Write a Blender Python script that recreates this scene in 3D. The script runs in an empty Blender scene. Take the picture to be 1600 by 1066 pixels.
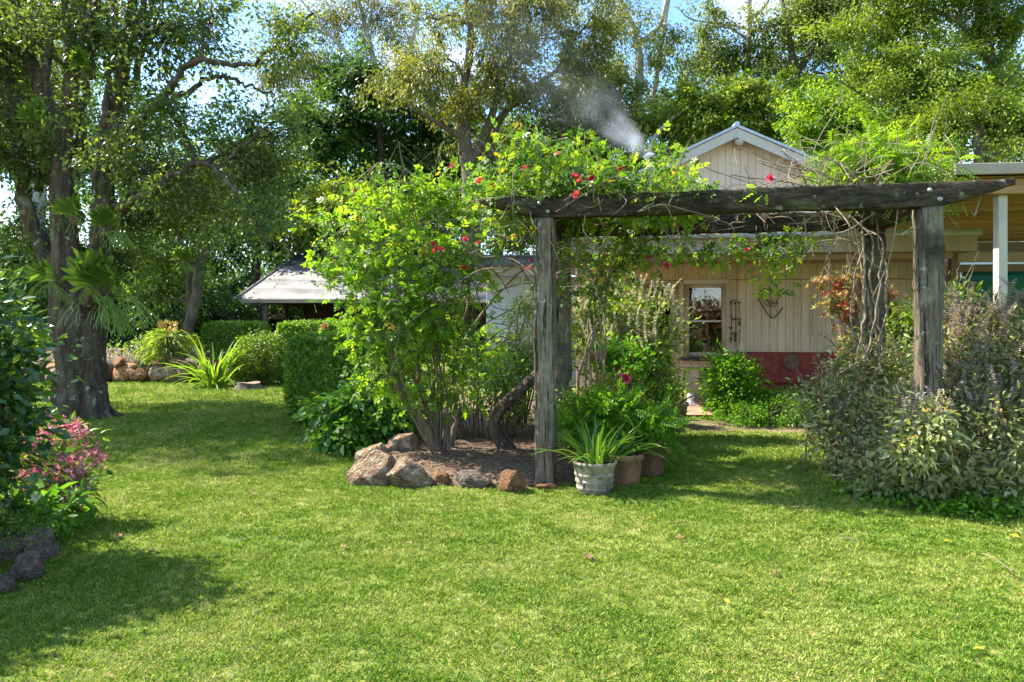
import bpy, bmesh, math
import numpy as np
from mathutils import Vector, noise

# ------------------------------------------------------------------ camera, sky, sun, exposure
sc = bpy.context.scene
COL = sc.collection
F, HOR, CH = 1067.0, 505.0, 1.5          # focal length in photo pixels, horizon row, eye height

cam_d = bpy.data.cameras.new('camera'); cam_d.lens = 24.0; cam_d.sensor_width = 36.0
cam_d.shift_y = -28.0 / 1600.0; cam_d.clip_start = 0.05; cam_d.clip_end = 2000
cam = bpy.data.objects.new('camera', cam_d); COL.objects.link(cam)
cam.location = (0, 0, CH); cam.rotation_euler = (math.radians(90), 0, 0)
sc.camera = cam

SUN = Vector((-2.2, 0.72, 2.45)).normalized()
elev = math.asin(SUN.z); az = math.atan2(SUN.x, SUN.y)      # azimuth from +Y towards +X
world = bpy.data.worlds.new('World'); sc.world = world; world.use_nodes = True
wn, wl = world.node_tree.nodes, world.node_tree.links
wn.clear()
w_out = wn.new('ShaderNodeOutputWorld'); w_bg = wn.new('ShaderNodeBackground')
w_sky = wn.new('ShaderNodeTexSky'); w_sky.sky_type = 'NISHITA'; w_sky.sun_disc = False
w_sky.sun_elevation = elev; w_sky.sun_rotation = az; w_sky.air_density = 1.0; w_sky.dust_density = 0.4; w_sky.ozone_density = 2.5
w_tc = wn.new('ShaderNodeTexCoord'); w_map = wn.new('ShaderNodeMapping'); w_map.inputs['Scale'].default_value = (1.0, 1.0, 2.6)
w_noi = wn.new('ShaderNodeTexNoise'); w_noi.inputs['Scale'].default_value = 3.2; w_noi.inputs['Detail'].default_value = 7; w_noi.inputs['Roughness'].default_value = 0.6
w_rmp = wn.new('ShaderNodeValToRGB'); w_rmp.color_ramp.elements[0].position = 0.50; w_rmp.color_ramp.elements[1].position = 0.74
w_mix = wn.new('ShaderNodeMixRGB'); w_mix.inputs['Color2'].default_value = (3.8, 4.0, 4.5, 1)
wl.new(w_tc.outputs['Generated'], w_map.inputs['Vector']); wl.new(w_map.outputs['Vector'], w_noi.inputs['Vector'])
wl.new(w_noi.outputs['Fac'], w_rmp.inputs['Fac']); wl.new(w_rmp.outputs['Color'], w_mix.inputs['Fac'])
w_hs = wn.new('ShaderNodeHueSaturation'); w_hs.inputs['Saturation'].default_value = 1.12; wl.new(w_sky.outputs['Color'], w_hs.inputs['Color']); wl.new(w_hs.outputs['Color'], w_mix.inputs['Color1']); wl.new(w_mix.outputs['Color'], w_bg.inputs['Color'])
w_bg.inputs['Strength'].default_value = 0.15
wl.new(w_bg.outputs['Background'], w_out.inputs['Surface'])

sun_d = bpy.data.lights.new('sun', 'SUN'); sun_d.energy = 5.0; sun_d.angle = math.radians(0.55); sun_d.color = (1.0, 0.93, 0.80)
sun = bpy.data.objects.new('sun', sun_d); COL.objects.link(sun)
sun.rotation_euler = SUN.to_track_quat('Z', 'Y').to_euler(); sun.location = (-20, 8, 25)

sc.view_settings.view_transform = 'Standard'; sc.view_settings.look = 'None'
sc.view_settings.exposure = 1.62; sc.view_settings.gamma = 1.0; sc.view_settings.use_curve_mapping = False
sc.cycles.max_bounces = 8; sc.cycles.transparent_max_bounces = 8; sc.cycles.transmission_bounces = 5
sc.cycles.diffuse_bounces = 4; sc.cycles.volume_bounces = 3; sc.cycles.volume_step_rate = 0.4

# ------------------------------------------------------------------ helpers
def P(px, py, d):
    return np.array([(px - 800) / F * d, d, CH + (HOR - py) / F * d])
def G(px, py):
    d = CH * F / (py - HOR)
    return np.array([(px - 800) / F * d, d, 0.0])
def nrm(a):
    a = np.asarray(a, float)
    return a / np.maximum(np.linalg.norm(a, axis=-1, keepdims=True), 1e-9)
def n3(p, s=1.0, o=0.0):
    return noise.noise(Vector((p[0] * s + o, p[1] * s + o * 0.7, p[2] * s - o)))

def mesh(name, V, Fs, rnd=None, smooth=False):
    me = bpy.data.meshes.new(name)
    V = np.asarray(V, np.float32)
    me.vertices.add(len(V)); me.vertices.foreach_set('co', V.ravel())
    Fs = [np.asarray(f, np.int32) for f in Fs if len(f)]
    li = np.concatenate([f.ravel() for f in Fs])
    tot = np.concatenate([np.full(len(f), f.shape[1], np.int32) for f in Fs])
    st = np.concatenate([[0], np.cumsum(tot)[:-1]]).astype(np.int32)
    me.loops.add(len(li)); me.polygons.add(len(tot))
    me.loops.foreach_set('vertex_index', li); me.polygons.foreach_set('loop_start', st)
    if smooth: me.polygons.foreach_set('use_smooth', np.ones(len(tot), bool))
    if rnd is not None:
        a = me.attributes.new('rnd', 'FLOAT', 'POINT'); a.data.foreach_set('value', np.asarray(rnd, np.float32))
    me.update(calc_edges=True)
    return me

def obj(name, me, mat=None, parent=None, loc=None, rot=None, scale=None):
    o = bpy.data.objects.new(name, me); COL.objects.link(o)
    if mat is not None and me is not None and not me.materials: me.materials.append(mat)
    if parent is not None: o.parent = parent
    if loc is not None: o.location = [float(v) for v in loc]
    if rot is not None: o.rotation_euler = rot
    if scale is not None: o.scale = scale if hasattr(scale, '__len__') else (scale,) * 3
    return o

def tag(o, label, cat, group=None):
    o['label'] = label; o['category'] = cat
    if group: o['group'] = group
    return o
def thing(name, label, cat, loc=(0, 0, 0), rz=0.0, group=None):
    o = bpy.data.objects.new(name, None); COL.objects.link(o)
    o.empty_display_size = 0.2; o.location = [float(v) for v in loc]; o.rotation_euler = (0, 0, rz)
    return tag(o, label, cat, group)
def structure(o):
    o['kind'] = 'structure'; return o
def stuff(o):
    o['kind'] = 'stuff'; return o
def copy_tree(o, parent=None):
    c = o.copy(); COL.objects.link(c); c.parent = parent
    for ch in list(o.children): copy_tree(ch, c)
    return c

class MB:
    """collects shapes for ONE mesh object"""
    def __init__(s): s.V = []; s.F = {3: [], 4: []}; s.R = []; s.n = 0
    def add(s, V, Fc, rnd=0.5):
        V = np.asarray(V, float); Fc = np.asarray(Fc, int)
        s.V.append(V); s.F[Fc.shape[1]].append(Fc + s.n)
        s.R.append(np.broadcast_to(np.asarray(rnd, float), (len(V),))); s.n += len(V)
    def tube(s, pts, rad, sides=6, rough=0.0, ridges=0, seed=0.0, cap=True, rnd=0.5, flat=1.0):
        pts = np.asarray(pts, float); rad = np.broadcast_to(np.asarray(rad, float), (len(pts),))
        t = nrm(np.gradient(pts, axis=0))
        ref = np.array([0.0, 1.0, 0.0]) if abs(t[:, 2]).mean() > 0.6 else np.array([0.0, 0.0, 1.0])
        a = nrm(np.cross(t, ref)); b = np.cross(t, a)
        th = np.linspace(0, 2 * np.pi, sides, endpoint=False)
        r = rad[:, None] * np.ones(sides)[None, :]
        if ridges:
            w_ = np.clip(1.25 - pts[:, 2] / 3.2, .25, 1.2)[:, None]
            r *= 1 + .13 * w_ * np.sin(ridges * th[None, :] + .5 * np.sin(pts[:, 2] * 1.3)[:, None]) + .07 * w_ * np.sin((2 * ridges + 1) * th[None, :] + pts[:, 2:3] * .8)
        if rough > 0:
            for i in range(len(pts)):
                for j in range(sides):
                    k = n3((math.cos(th[j]) * 1.5, math.sin(th[j]) * 1.5, pts[i, 2] * 1.7 + seed), 1.0, seed)
                    k2 = n3((math.cos(th[j]) * 4, math.sin(th[j]) * 4, pts[i, 2] * 1.1 + seed), 1.0, seed + 5)
                    r[i, j] *= 1 + rough * k + rough * 0.8 * k2
        V = pts[:, None, :] + r[..., None] * (np.cos(th)[None, :, None] * a[:, None, :] + flat * np.sin(th)[None, :, None] * b[:, None, :])
        n = len(pts); i, j = np.meshgrid(np.arange(n - 1), np.arange(sides), indexing='ij'); j2 = (j + 1) % sides
        Fc = np.stack([i * sides + j, i * sides + j2, (i + 1) * sides + j2, (i + 1) * sides + j], -1).reshape(-1, 4)
        V = V.reshape(-1, 3)
        s.add(V, Fc, rnd)
        if cap:
            for e, rev in ((0, True), (n - 1, False)):
                k = s.n - n * sides + e * sides if e == 0 else s.n - sides
                base = s.n
                ring = V[e * sides:(e + 1) * sides]
                tri = np.array([(sides, q, (q + 1) % sides) for q in range(sides)])
                if rev: tri = tri[:, ::-1]
                s.add(np.vstack([ring, ring.mean(0)]), tri, rnd)
                n_ = n
                if e == 0: pass
    def box(s, lo, hi, rnd=0.5):
        x0, y0, z0 = lo; x1, y1, z1 = hi
        V = [(x0, y0, z0), (x1, y0, z0), (x1, y1, z0), (x0, y1, z0), (x0, y0, z1), (x1, y0, z1), (x1, y1, z1), (x0, y1, z1)]
        s.add(V, [(0, 3, 2, 1), (4, 5, 6, 7), (0, 1, 5, 4), (1, 2, 6, 5), (2, 3, 7, 6), (3, 0, 4, 7)], rnd)
    def lathe(s, prof, seg=28, c=(0, 0, 0), rnd=0.5):
        prof = np.asarray(prof, float); th = np.linspace(0, 2 * np.pi, seg, endpoint=False)
        V = np.stack([prof[:, None, 0] * np.cos(th), prof[:, None, 0] * np.sin(th), prof[:, None, 1] * np.ones(seg)], -1).reshape(-1, 3) + np.asarray(c)
        n = len(prof); i, j = np.meshgrid(np.arange(n - 1), np.arange(seg), indexing='ij'); j2 = (j + 1) % seg
        s.add(V, np.stack([i * seg + j, i * seg + j2, (i + 1) * seg + j2, (i + 1) * seg + j], -1).reshape(-1, 4), rnd)
    def mesh(s, name, smooth=False):
        return mesh(name, np.concatenate(s.V), [np.concatenate(f) for f in s.F.values() if f], np.concatenate(s.R), smooth)
    def build(s, name, mat, parent=None, smooth=False, **k):
        return obj(name, s.mesh(name, smooth), mat, parent, **k)

def cbox(name, lo, hi, mat, parent=None, bev=0.006, **k):
    """chamfered box as one part"""
    lo = np.asarray(lo, float); hi = np.asarray(hi, float)
    bm = bmesh.new(); bmesh.ops.create_cube(bm, size=1.0)
    for v in bm.verts: v.co = Vector([lo[i] + (v.co[i] + 0.5) * (hi[i] - lo[i]) for i in range(3)])
    b = min(bev, 0.3 * float((hi - lo).min()))
    if b > 1e-4: bmesh.ops.bevel(bm, geom=list(bm.edges), offset=b, segments=1, affect='EDGES')
    me = bpy.data.meshes.new(name); bm.to_mesh(me); bm.free()
    return obj(name, me, mat, parent, **k)

def prism(name, poly, y0, y1, mat, parent=None, **k):
    """polygon in x,z extruded along y"""
    n = len(poly)
    V = [(p[0], y0, p[1]) for p in poly] + [(p[0], y1, p[1]) for p in poly]
    me = bpy.data.meshes.new(name)
    Fc = [tuple(range(n)), tuple(range(2 * n - 1, n - 1, -1))] + [(i, n + i, n + (i + 1) % n, (i + 1) % n) for i in range(n)]
    me.from_pydata(V, [], Fc); me.update()
    bm = bmesh.new(); bm.from_mesh(me); bmesh.ops.recalc_face_normals(bm, faces=bm.faces); bm.to_mesh(me); bm.free()
    return obj(name, me, mat, parent, **k)

def spline(pts, n):
    """Catmull-Rom through rows of pts"""
    p = np.asarray(pts, float); p = np.vstack([2 * p[0] - p[1], p, 2 * p[-1] - p[-2]])
    m = len(p) - 3; t = np.linspace(0, m - 1e-6, n); i = t.astype(int); f = (t - i)[:, None]
    a, b, c, d = p[i], p[i + 1], p[i + 2], p[i + 3]
    return 0.5 * (2 * b + (c - a) * f + (2 * a - 5 * b + 4 * c - d) * f ** 2 + (3 * b - a - 3 * c + d) * f ** 3)

# ------------------------------------------------------------------ leaf shapes
TEM = {}
def leaf_at(base, ang, L, W, dz=0.0, fold=0.08):
    c, s_ = math.cos(ang), math.sin(ang)
    T = np.array([(0, 0, 0), (.5 * W, .42 * L, fold * L), (0, L, -fold * L + dz), (-.5 * W, .42 * L, fold * L)])
    R = np.array([[c, s_, 0], [-s_, c, 0], [0, 0, 1]])
    return T @ R.T + np.asarray(base)
K_F = np.array([(0, 1, 2), (0, 2, 3)])
def compose(parts):
    V = np.concatenate(parts); Fc = np.concatenate([K_F + 4 * i for i in range(len(parts))])
    return V, Fc
TEM['kite'] = compose([leaf_at((0, 0, 0), 0, 1, 1)])
TEM['leaf6'] = (np.array([(0, 0, 0), (.42, .28, .07), (.38, .62, .05), (0, 1, -.14), (-.38, .62, .05), (-.42, .28, .07), (0, .5, -.02)]),
                np.array([(0, 1, 2, 6), (6, 2, 3, 3), (0, 6, 4, 5), (6, 3, 4, 4)]))
TEM['leaf6'] = (TEM['leaf6'][0], np.array([(0, 1, 6), (1, 2, 6), (2, 3, 6), (3, 4, 6), (4, 5, 6), (5, 0, 6)]))
TEM['rose'] = compose([leaf_at((0, .3, 0), 1.0, .42, .27), leaf_at((0, .3, 0), -1.0, .42, .27), leaf_at((0, .62, 0), .9, .45, .29),
                       leaf_at((0, .62, 0), -.9, .45, .29), leaf_at((0, .72, 0), 0, .5, .31)])
TEM['fern'] = compose([leaf_at((0, y, -.25 * y * y), sgn * 1.05, .30, .13, -.03) for y in (.12, .28, .44, .6, .76) for sgn in (1, -1)] + [leaf_at((0, .86, -.2), 0, .26, .12)])
TEM['fan3'] = compose([leaf_at((0, 0, 0), 0, 1, .32), leaf_at((0, 0, 0.02), .75, .85, .3), leaf_at((0, .1, -0.02), -.7, .85, .3)])
TEM['sprig'] = compose([leaf_at((0, .05 + .2 * i, 0), (.8 if i % 2 else -.8), .42, .2) for i in range(4)] + [leaf_at((0, .7, 0), 0, .4, .2)])
def whorl(n, tilt):
    out = []
    for i in range(n):
        a = 2 * math.pi * i / n
        T = leaf_at((0, 0, 0), 0, 1, .36)
        T = T[:, [0, 2, 1]] * np.array([1, 1, 1])            # leaf along z
        ct, st = math.cos(tilt), math.sin(tilt)
        T = np.stack([T[:, 0], T[:, 2] * st + T[:, 1] * ct, T[:, 2] * ct - T[:, 1] * st], -1)
        c, s_ = math.cos(a), math.sin(a)
        T = np.stack([T[:, 0] * c - T[:, 1] * s_, T[:, 0] * s_ + T[:, 1] * c, T[:, 2]], -1)
        out.append(T[:, [0, 2, 1]])                          # axis along y (leaf direction)
    return compose(out)
TEM['whorl'] = whorl(7, 0.95)
TEM['flower'] = whorl(5, 1.15)

def add_leaves(mb, pos, d, up, L, W, kind, rnd):
    T, Fc = TEM[kind]; N = len(pos); k = len(T)
    d = nrm(d); side = nrm(np.cross(d, up)); n = np.cross(side, d)
    L = np.broadcast_to(L, (N,))[:, None, None]; W = np.broadcast_to(W, (N,))[:, None, None]
    V = pos[:, None, :] + side[:, None, :] * T[None, :, :1] * W + d[:, None, :] * T[None, :, 1:2] * L + n[:, None, :] * T[None, :, 2:3] * L
    FF = (Fc[None] + (np.arange(N) * k)[:, None, None]).reshape(-1, Fc.shape[1])
    mb.add(V.reshape(-1, 3), FF, np.repeat(np.broadcast_to(rnd, (N,)), k))

def clumps(rng, lobes, n, shell=(.35, 1.0)):
    lo = np.asarray(lobes, float); w = lo[:, 3] * lo[:, 5]; w /= w.sum()
    idx = rng.choice(len(lo), n, p=w); u = nrm(rng.normal(size=(n, 3)))
    rad = shell[0] + (shell[1] - shell[0]) * rng.random(n) ** .6
    return lo[idx, :3] + u * lo[idx, 3:6] * rad[:, None], idx, u

def foliage(mb, rng, lobes, n_clump, n_leaf, clump_r, L, W, kind, droop=0.0, up=.6, flat=.65, shell=(.35, 1.0), zmin=None, accent=0.0, spray=0.0, holes=None):
    """leaf clumps through the lobes; spray > 0 stretches clumps into drooping sprays, holes = (noise scale, threshold) opens gaps"""
    cc, idx, u = clumps(rng, lobes, int(n_clump * (1.9 if holes else 1)), shell)
    if holes:
        k = np.array([n3(c, holes[0], 3.7) + .5 * n3(c, holes[0] * 2.3, 9.1) for c in cc]) > holes[1]
        cc, idx, u = cc[k][:n_clump], idx[k][:n_clump], u[k][:n_clump]
    n_clump = len(cc)
    cr = clump_r * (rng.uniform(.55, 1.35, n_clump) if not spray else rng.uniform(.35, 1.5, n_clump))
    cnt = np.maximum(2, (n_leaf * rng.uniform(.5, 1.5, n_clump)).astype(int)); rep = np.repeat(np.arange(n_clump), cnt); N = len(rep)
    off = rng.normal(size=(N, 3)) * .55; off[:, 2] *= flat
    if spray:
        axd = nrm(u * .6 + rng.normal(size=(n_clump, 3)) * .55 + np.array([0, 0, .25 - droop * .9]))
        off = off * .55 + axd[rep] * (rng.uniform(-.6, 1.3, N) * spray)[:, None]
    pos = cc[rep] + off * cr[rep][:, None]
    out = nrm(off) * .7 + u[rep] * .5
    d = nrm(out + rng.normal(size=(N, 3)) * .45 + np.array([0, 0, -droop]))
    n = nrm(rng.normal(size=(N, 3)) * .55 + np.array([0, 0, up]) + out * .35)
    r = np.clip(.48 + .20 * rng.normal(size=n_clump)[rep] + .16 * rng.normal(size=N), 0, .93)
    if accent > 0: r[rng.random(N) < accent] = 1.0
    if zmin is not None:
        k = pos[:, 2] > zmin; pos, d, n, r = pos[k], d[k], n[k], r[k]; N = len(pos)
    s = rng.uniform(.5, 1.35, N)
    add_leaves(mb, pos, d, n, L * s, W * s, kind, r)
    return cc, idx

# ------------------------------------------------------------------ materials
def newmat(name):
    m = bpy.data.materials.new(name); m.use_nodes = True
    nt = m.node_tree; nt.nodes.clear()
    out = nt.nodes.new('ShaderNodeOutputMaterial')
    return m, nt, out
def ramp(nt, stops):
    r = nt.nodes.new('ShaderNodeValToRGB'); e = r.color_ramp.elements
    while len(e) < len(stops): e.new(0.5)
    for i, (p, c) in enumerate(stops):
        e[i].position = p; e[i].color = (c[0], c[1], c[2], 1)
    return r
def leafmat(name, dark, mid, light, accent=None, trans=.42, rough=.42, spec=.35, tboost=1.5):
    m, nt, out = newmat(name); L = nt.links.new
    at = nt.nodes.new('ShaderNodeAttribute'); at.attribute_name = 'rnd'
    st = [(0.08, dark), (0.45, mid), (0.88, light)]
    if accent: st += [(0.955, light), (0.97, accent)]
    rp = ramp(nt, st); L(at.outputs['Fac'], rp.inputs['Fac'])
    p = nt.nodes.new('ShaderNodeBsdfPrincipled'); p.inputs['Roughness'].default_value = rough; p.inputs['Specular IOR Level'].default_value = spec
    L(rp.outputs['Color'], p.inputs['Base Color'])
    t = nt.nodes.new('ShaderNodeBsdfTranslucent')
    mul = nt.nodes.new('ShaderNodeMixRGB'); mul.blend_type = 'MULTIPLY'; mul.inputs['Fac'].default_value = 1
    mul.inputs['Color2'].default_value = (1.25 * tboost, 1.2 * tboost, .45 * tboost, 1)
    L(rp.outputs['Color'], mul.inputs['Color1']); L(mul.outputs['Color'], t.inputs['Color'])
    mx = nt.nodes.new('ShaderNodeMixShader'); mx.inputs['Fac'].default_value = trans
    L(p.outputs['BSDF'], mx.inputs[1]); L(t.outputs['BSDF'], mx.inputs[2]); L(mx.outputs['Shader'], out.inputs['Surface'])
    return m
def surf(name, stops, scale=6.0, stretch=(1, 1, 1), detail=6, rough=.75, bump=.25, spec=.3, second=None, coords='Object', bscale=None, metal=0.0, distort=0.0, bdist=.02):
    """noise-coloured surface; second = (colour, scale, low, high) blotches on top"""
    m, nt, out = newmat(name); L = nt.links.new
    tc = nt.nodes.new('ShaderNodeTexCoord'); mp = nt.nodes.new('ShaderNodeMapping'); mp.inputs['Scale'].default_value = stretch
    geo = nt.nodes.new('ShaderNodeNewGeometry')
    L(geo.outputs['Position'] if coords == 'World' else tc.outputs[coords], mp.inputs['Vector'])
    nz = nt.nodes.new('ShaderNodeTexNoise'); nz.inputs['Scale'].default_value = scale; nz.inputs['Detail'].default_value = detail
    nz.inputs['Roughness'].default_value = .62; nz.inputs['Distortion'].default_value = distort
    L(mp.outputs['Vector'], nz.inputs['Vector'])
    rp = ramp(nt, stops); L(nz.outputs['Fac'], rp.inputs['Fac'])
    col = rp.outputs['Color']
    if second:
        for (c2, s2, lo, hi, *free) in (second if isinstance(second, list) else [second]):
            n2 = nt.nodes.new('ShaderNodeTexNoise'); n2.inputs['Scale'].default_value = s2; n2.inputs['Detail'].default_value = 7; n2.inputs['Roughness'].default_value = .65
            L(mp.outputs['Vector'] if stretch != (1, 1, 1) and not free else tc.outputs['Object'], n2.inputs['Vector'])
            r2 = ramp(nt, [(lo, (0, 0, 0)), (hi, (1, 1, 1))]); L(n2.outputs['Fac'], r2.inputs['Fac'])
            mx = nt.nodes.new('ShaderNodeMixRGB'); mx.inputs['Color2'].default_value = (*c2, 1)
            L(r2.outputs['Color'], mx.inputs['Fac']); L(col, mx.inputs['Color1']); col = mx.outputs['Color']
    p = nt.nodes.new('ShaderNodeBsdfPrincipled'); p.inputs['Roughness'].default_value = rough; p.inputs['Specular IOR Level'].default_value = spec; p.inputs['Metallic'].default_value = metal
    L(col, p.inputs['Base Color'])
    if bump:
        b = nt.nodes.new('ShaderNodeBump'); b.inputs['Strength'].default_value = bump; b.inputs['Distance'].default_value = bdist
        if bscale:
            n3_ = nt.nodes.new('ShaderNodeTexNoise'); n3_.inputs['Scale'].default_value = bscale; n3_.inputs['Detail'].default_value = 6
            L(mp.outputs['Vector'], n3_.inputs['Vector']); L(n3_.outputs['Fac'], b.inputs['Height'])
        else: L(nz.outputs['Fac'], b.inputs['Height'])
        L(b.outputs['Normal'], p.inputs['Normal'])
    L(p.outputs['BSDF'], out.inputs['Surface'])
    return m

M = {}
M['rose_leaf'] = leafmat('rose_leaf', (.05, .12, .014), (.14, .26, .022), (.26, .38, .036), (.36, .24, .04), trans=.5, tboost=1.6)
M['climber_leaf'] = leafmat('climber_leaf', (.04, .10, .016), (.10, .20, .022), (.24, .32, .03), (.42, .30, .03), trans=.45, tboost=1.6)
M['feather_leaf'] = leafmat('feather_leaf', (.07, .14, .012), (.14, .25, .02), (.24, .34, .03), None, trans=.5, tboost=1.6)
M['hedge_leaf'] = leafmat('hedge_leaf', (.06, .13, .02), (.13, .24, .035), (.22, .34, .045), None, trans=.42)
M['shrub_leaf'] = leafmat('shrub_leaf', (.05, .11, .02), (.12, .20, .03), (.21, .29, .04), None, trans=.4)
M['lush_leaf'] = leafmat('lush_leaf', (.04, .11, .018), (.09, .21, .025), (.14, .29, .035), None, trans=.42)
M['lime_leaf'] = leafmat('lime_leaf', (.05, .13, .01), (.10, .24, .015), (.17, .33, .02), None, trans=.45)
M['salvia_leaf'] = leafmat('salvia_leaf', (.08, .15, .025), (.18, .27, .045), (.29, .37, .08), None, trans=.44)
M['sage_leaf'] = leafmat('sage_leaf', (.12, .15, .045), (.28, .32, .125), (.48, .50, .28), (.34, .20, .10), trans=.4, rough=.6, tboost=1.25)
M['olive_leaf'] = leafmat('olive_leaf', (.09, .13, .02), (.20, .24, .04), (.32, .34, .06), (.32, .18, .05), trans=.42)
M['camellia_leaf'] = leafmat('camellia_leaf', (.02, .06, .02), (.05, .115, .03), (.11, .20, .04), (.24, .34, .04), trans=.28, rough=.25, spec=.5)
M['croton_leaf'] = leafmat('croton_leaf', (.16, .18, .05), (.28, .20, .08), (.34, .15, .09), (.48, .06, .06), trans=.34)
M['aloe_leaf'] = leafmat('aloe_leaf', (.06, .14, .02), (.11, .22, .03), (.18, .30, .04), None, trans=.2, rough=.35)
M['strap_leaf'] = leafmat('strap_leaf', (.07, .15, .015), (.14, .26, .02), (.22, .34, .03), None, trans=.42)
M['staghorn_leaf'] = leafmat('staghorn_leaf', (.07, .13, .03), (.13, .22, .045), (.24, .32, .09), None, trans=.42)
M['staghorn_shield'] = surf('staghorn_shield', [(.3, (.05, .035, .018)), (.55, (.11, .085, .04)), (.8, (.13, .14, .05))], scale=5, bump=.6)
M['tree_dark'] = leafmat('tree_dark', (.018, .05, .014), (.045, .10, .02), (.09, .17, .03), None, trans=.38)
M['tree_green'] = leafmat('tree_green', (.035, .08, .015), (.085, .155, .025), (.17, .26, .035), None, trans=.38)
M['tree_lime'] = leafmat('tree_lime', (.06, .11, .014), (.135, .20, .022), (.25, .32, .03), None, trans=.38)
M['tree_gum'] = leafmat('tree_gum', (.07, .095, .025), (.15, .17, .035), (.26, .25, .05), None, trans=.4)
M['tree_gumgreen'] = leafmat('tree_gumgreen', (.045, .08, .02), (.11, .155, .03), (.20, .23, .045), None, trans=.4)
M['tree_tan'] = leafmat('tree_tan', (.075, .09, .024), (.14, .155, .036), (.22, .22, .05), None, trans=.36)
M['tree_fine'] = leafmat('tree_fine', (.04, .075, .022), (.09, .14, .035), (.17, .22, .06), (.32, .36, .05), trans=.42, rough=.35)
M['pink_petal'] = leafmat('pink_petal', (.50, .08, .30), (.60, .16, .42), (.72, .36, .55), None, trans=.4, tboost=1.0)
M['rose_petal'] = leafmat('rose_petal', (.48, .025, .08), (.64, .045, .13), (.78, .12, .24), None, trans=.3, tboost=.9)
M['mauve_flower'] = leafmat('mauve_flower', (.26, .20, .24), (.42, .34, .40), (.58, .50, .54), None, trans=.3, tboost=1.1)
M['pale_flower'] = leafmat('pale_flower', (.34, .32, .28), (.52, .49, .44), (.66, .63, .58), None, trans=.3, tboost=1.1)
M['white_flower'] = leafmat('white_flower', (.45, .45, .38), (.6, .6, .52), (.75, .75, .65), None, trans=.3, tboost=.9)
M['yellow_leaf'] = leafmat('yellow_leaf', (.5, .32, .03), (.6, .42, .04), (.7, .5, .06), None, trans=.3, tboost=.9)
M['litter'] = leafmat('litter', (.06, .035, .018), (.15, .085, .045), (.28, .17, .10), (.42, .27, .06), trans=.15, rough=.8)
M['bark'] = surf('bark', [(.3, (.028, .018, .011)), (.5, (.10, .071, .045)), (.7, (.21, .16, .11))], scale=11, stretch=(1, 1, .2), detail=9, rough=.95, bump=1.0, bdist=.08,
                 second=[((.45, .43, .37), 9, .60, .66, 1), ((.27, .25, .19), 2.6, .61, .70, 1), ((.06, .075, .022), 1.6, .58, .72, 1)])
M['bark_brown'] = surf('bark_brown', [(.3, (.06, .045, .03)), (.6, (.15, .12, .085)), (.8, (.24, .20, .15))], scale=9, stretch=(1, 1, .2), rough=.9, bump=.6, bdist=.03)
M['bark_pale'] = surf('bark_pale', [(.3, (.24, .20, .16)), (.55, (.42, .38, .33)), (.8, (.56, .53, .48))], scale=2.2, stretch=(1, 1, .3), rough=.8, bump=.3)
M['stem'] = surf('stem', [(.3, (.10, .075, .045)), (.6, (.22, .17, .11)), (.8, (.34, .29, .22))], scale=14, stretch=(1, 1, .3), rough=.85, bump=.5)
M['cane'] = surf('cane', [(.3, (.13, .095, .06)), (.55, (.25, .20, .14)), (.8, (.42, .36, .28))], scale=9, rough=.85, bump=.3)
M['green_stem'] = surf('green_stem', [(.3, (.07, .11, .02)), (.7, (.16, .20, .05))], scale=12, rough=.7, bump=.2)
M['post_wood'] = surf('post_wood', [(.30, (.06, .043, .028)), (.5, (.16, .125, .085)), (.72, (.31, .255, .185))], scale=12, stretch=(6, 6, .3), detail=10, rough=.95, bump=1.0,
                      second=[((.25, .25, .16), 3.2, .54, .67, 1), ((.025, .018, .012), 3.4, .56, .62), ((.045, .034, .022), 1.7, .54, .70, 1), ((.38, .35, .28), 16, .62, .68, 1)])
M['beam_wood'] = surf('beam_wood', [(.32, (.014, .010, .006)), (.52, (.048, .035, .022)), (.72, (.13, .10, .066))], scale=12, stretch=(.7, 3, 3), detail=10, rough=.97, bump=1.0,
                      second=[((.10, .105, .03), 3.0, .56, .70, 1), ((.21, .19, .14), 11, .61, .68, 1), ((.010, .008, .005), 1.6, .50, .66, 1)])
M['rock'] = surf('rock', [(.32, (.10, .06, .036)), (.5, (.25, .165, .10)), (.68, (.42, .31, .20))], scale=3.2, detail=9, rough=.9, bump=1.0, bdist=.05,
                 second=[((.50, .46, .38), 3.2, .58, .66), ((.14, .075, .035), 2.0, .58, .66), ((.06, .05, .035), 6, .60, .68)], bscale=7)
M['rock_red'] = surf('rock_red', [(.32, (.10, .045, .022)), (.5, (.28, .135, .06)), (.68, (.44, .25, .12))], scale=3, detail=9, rough=.9, bump=1.0, bdist=.05, bscale=7,
                 second=[((.36, .30, .23), 4, .60, .68), ((.07, .045, .03), 3, .58, .68)])
M['rock_grey'] = surf('rock_grey', [(.3, (.045, .034, .025)), (.5, (.14, .108, .08)), (.72, (.27, .22, .175))], scale=3.5, detail=9, rough=.88, bump=1.0, bdist=.05,
                      second=[((.42, .40, .35), 6, .61, .67), ((.20, .11, .06), 2, .57, .67)], bscale=7)
M['mulch'] = surf('mulch', [(.3, (.045, .028, .018)), (.5, (.13, .085, .052)), (.72, (.28, .19, .12))], scale=26, detail=8, rough=.95, bump=1.0, bdist=.03)
M['dirt'] = surf('dirt', [(.3, (.08, .05, .03)), (.55, (.19, .13, .085)), (.8, (.30, .22, .15))], scale=14, detail=8, rough=.95, bump=.8)
M['lawn'] = surf('lawn', [(.3, (.09, .12, .02)), (.5, (.19, .23, .045)), (.72, (.32, .32, .10))], scale=30, detail=8, rough=.95, bump=.6, coords='World',
                 second=((.06, .11, .015), .8, .42, .62))
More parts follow.
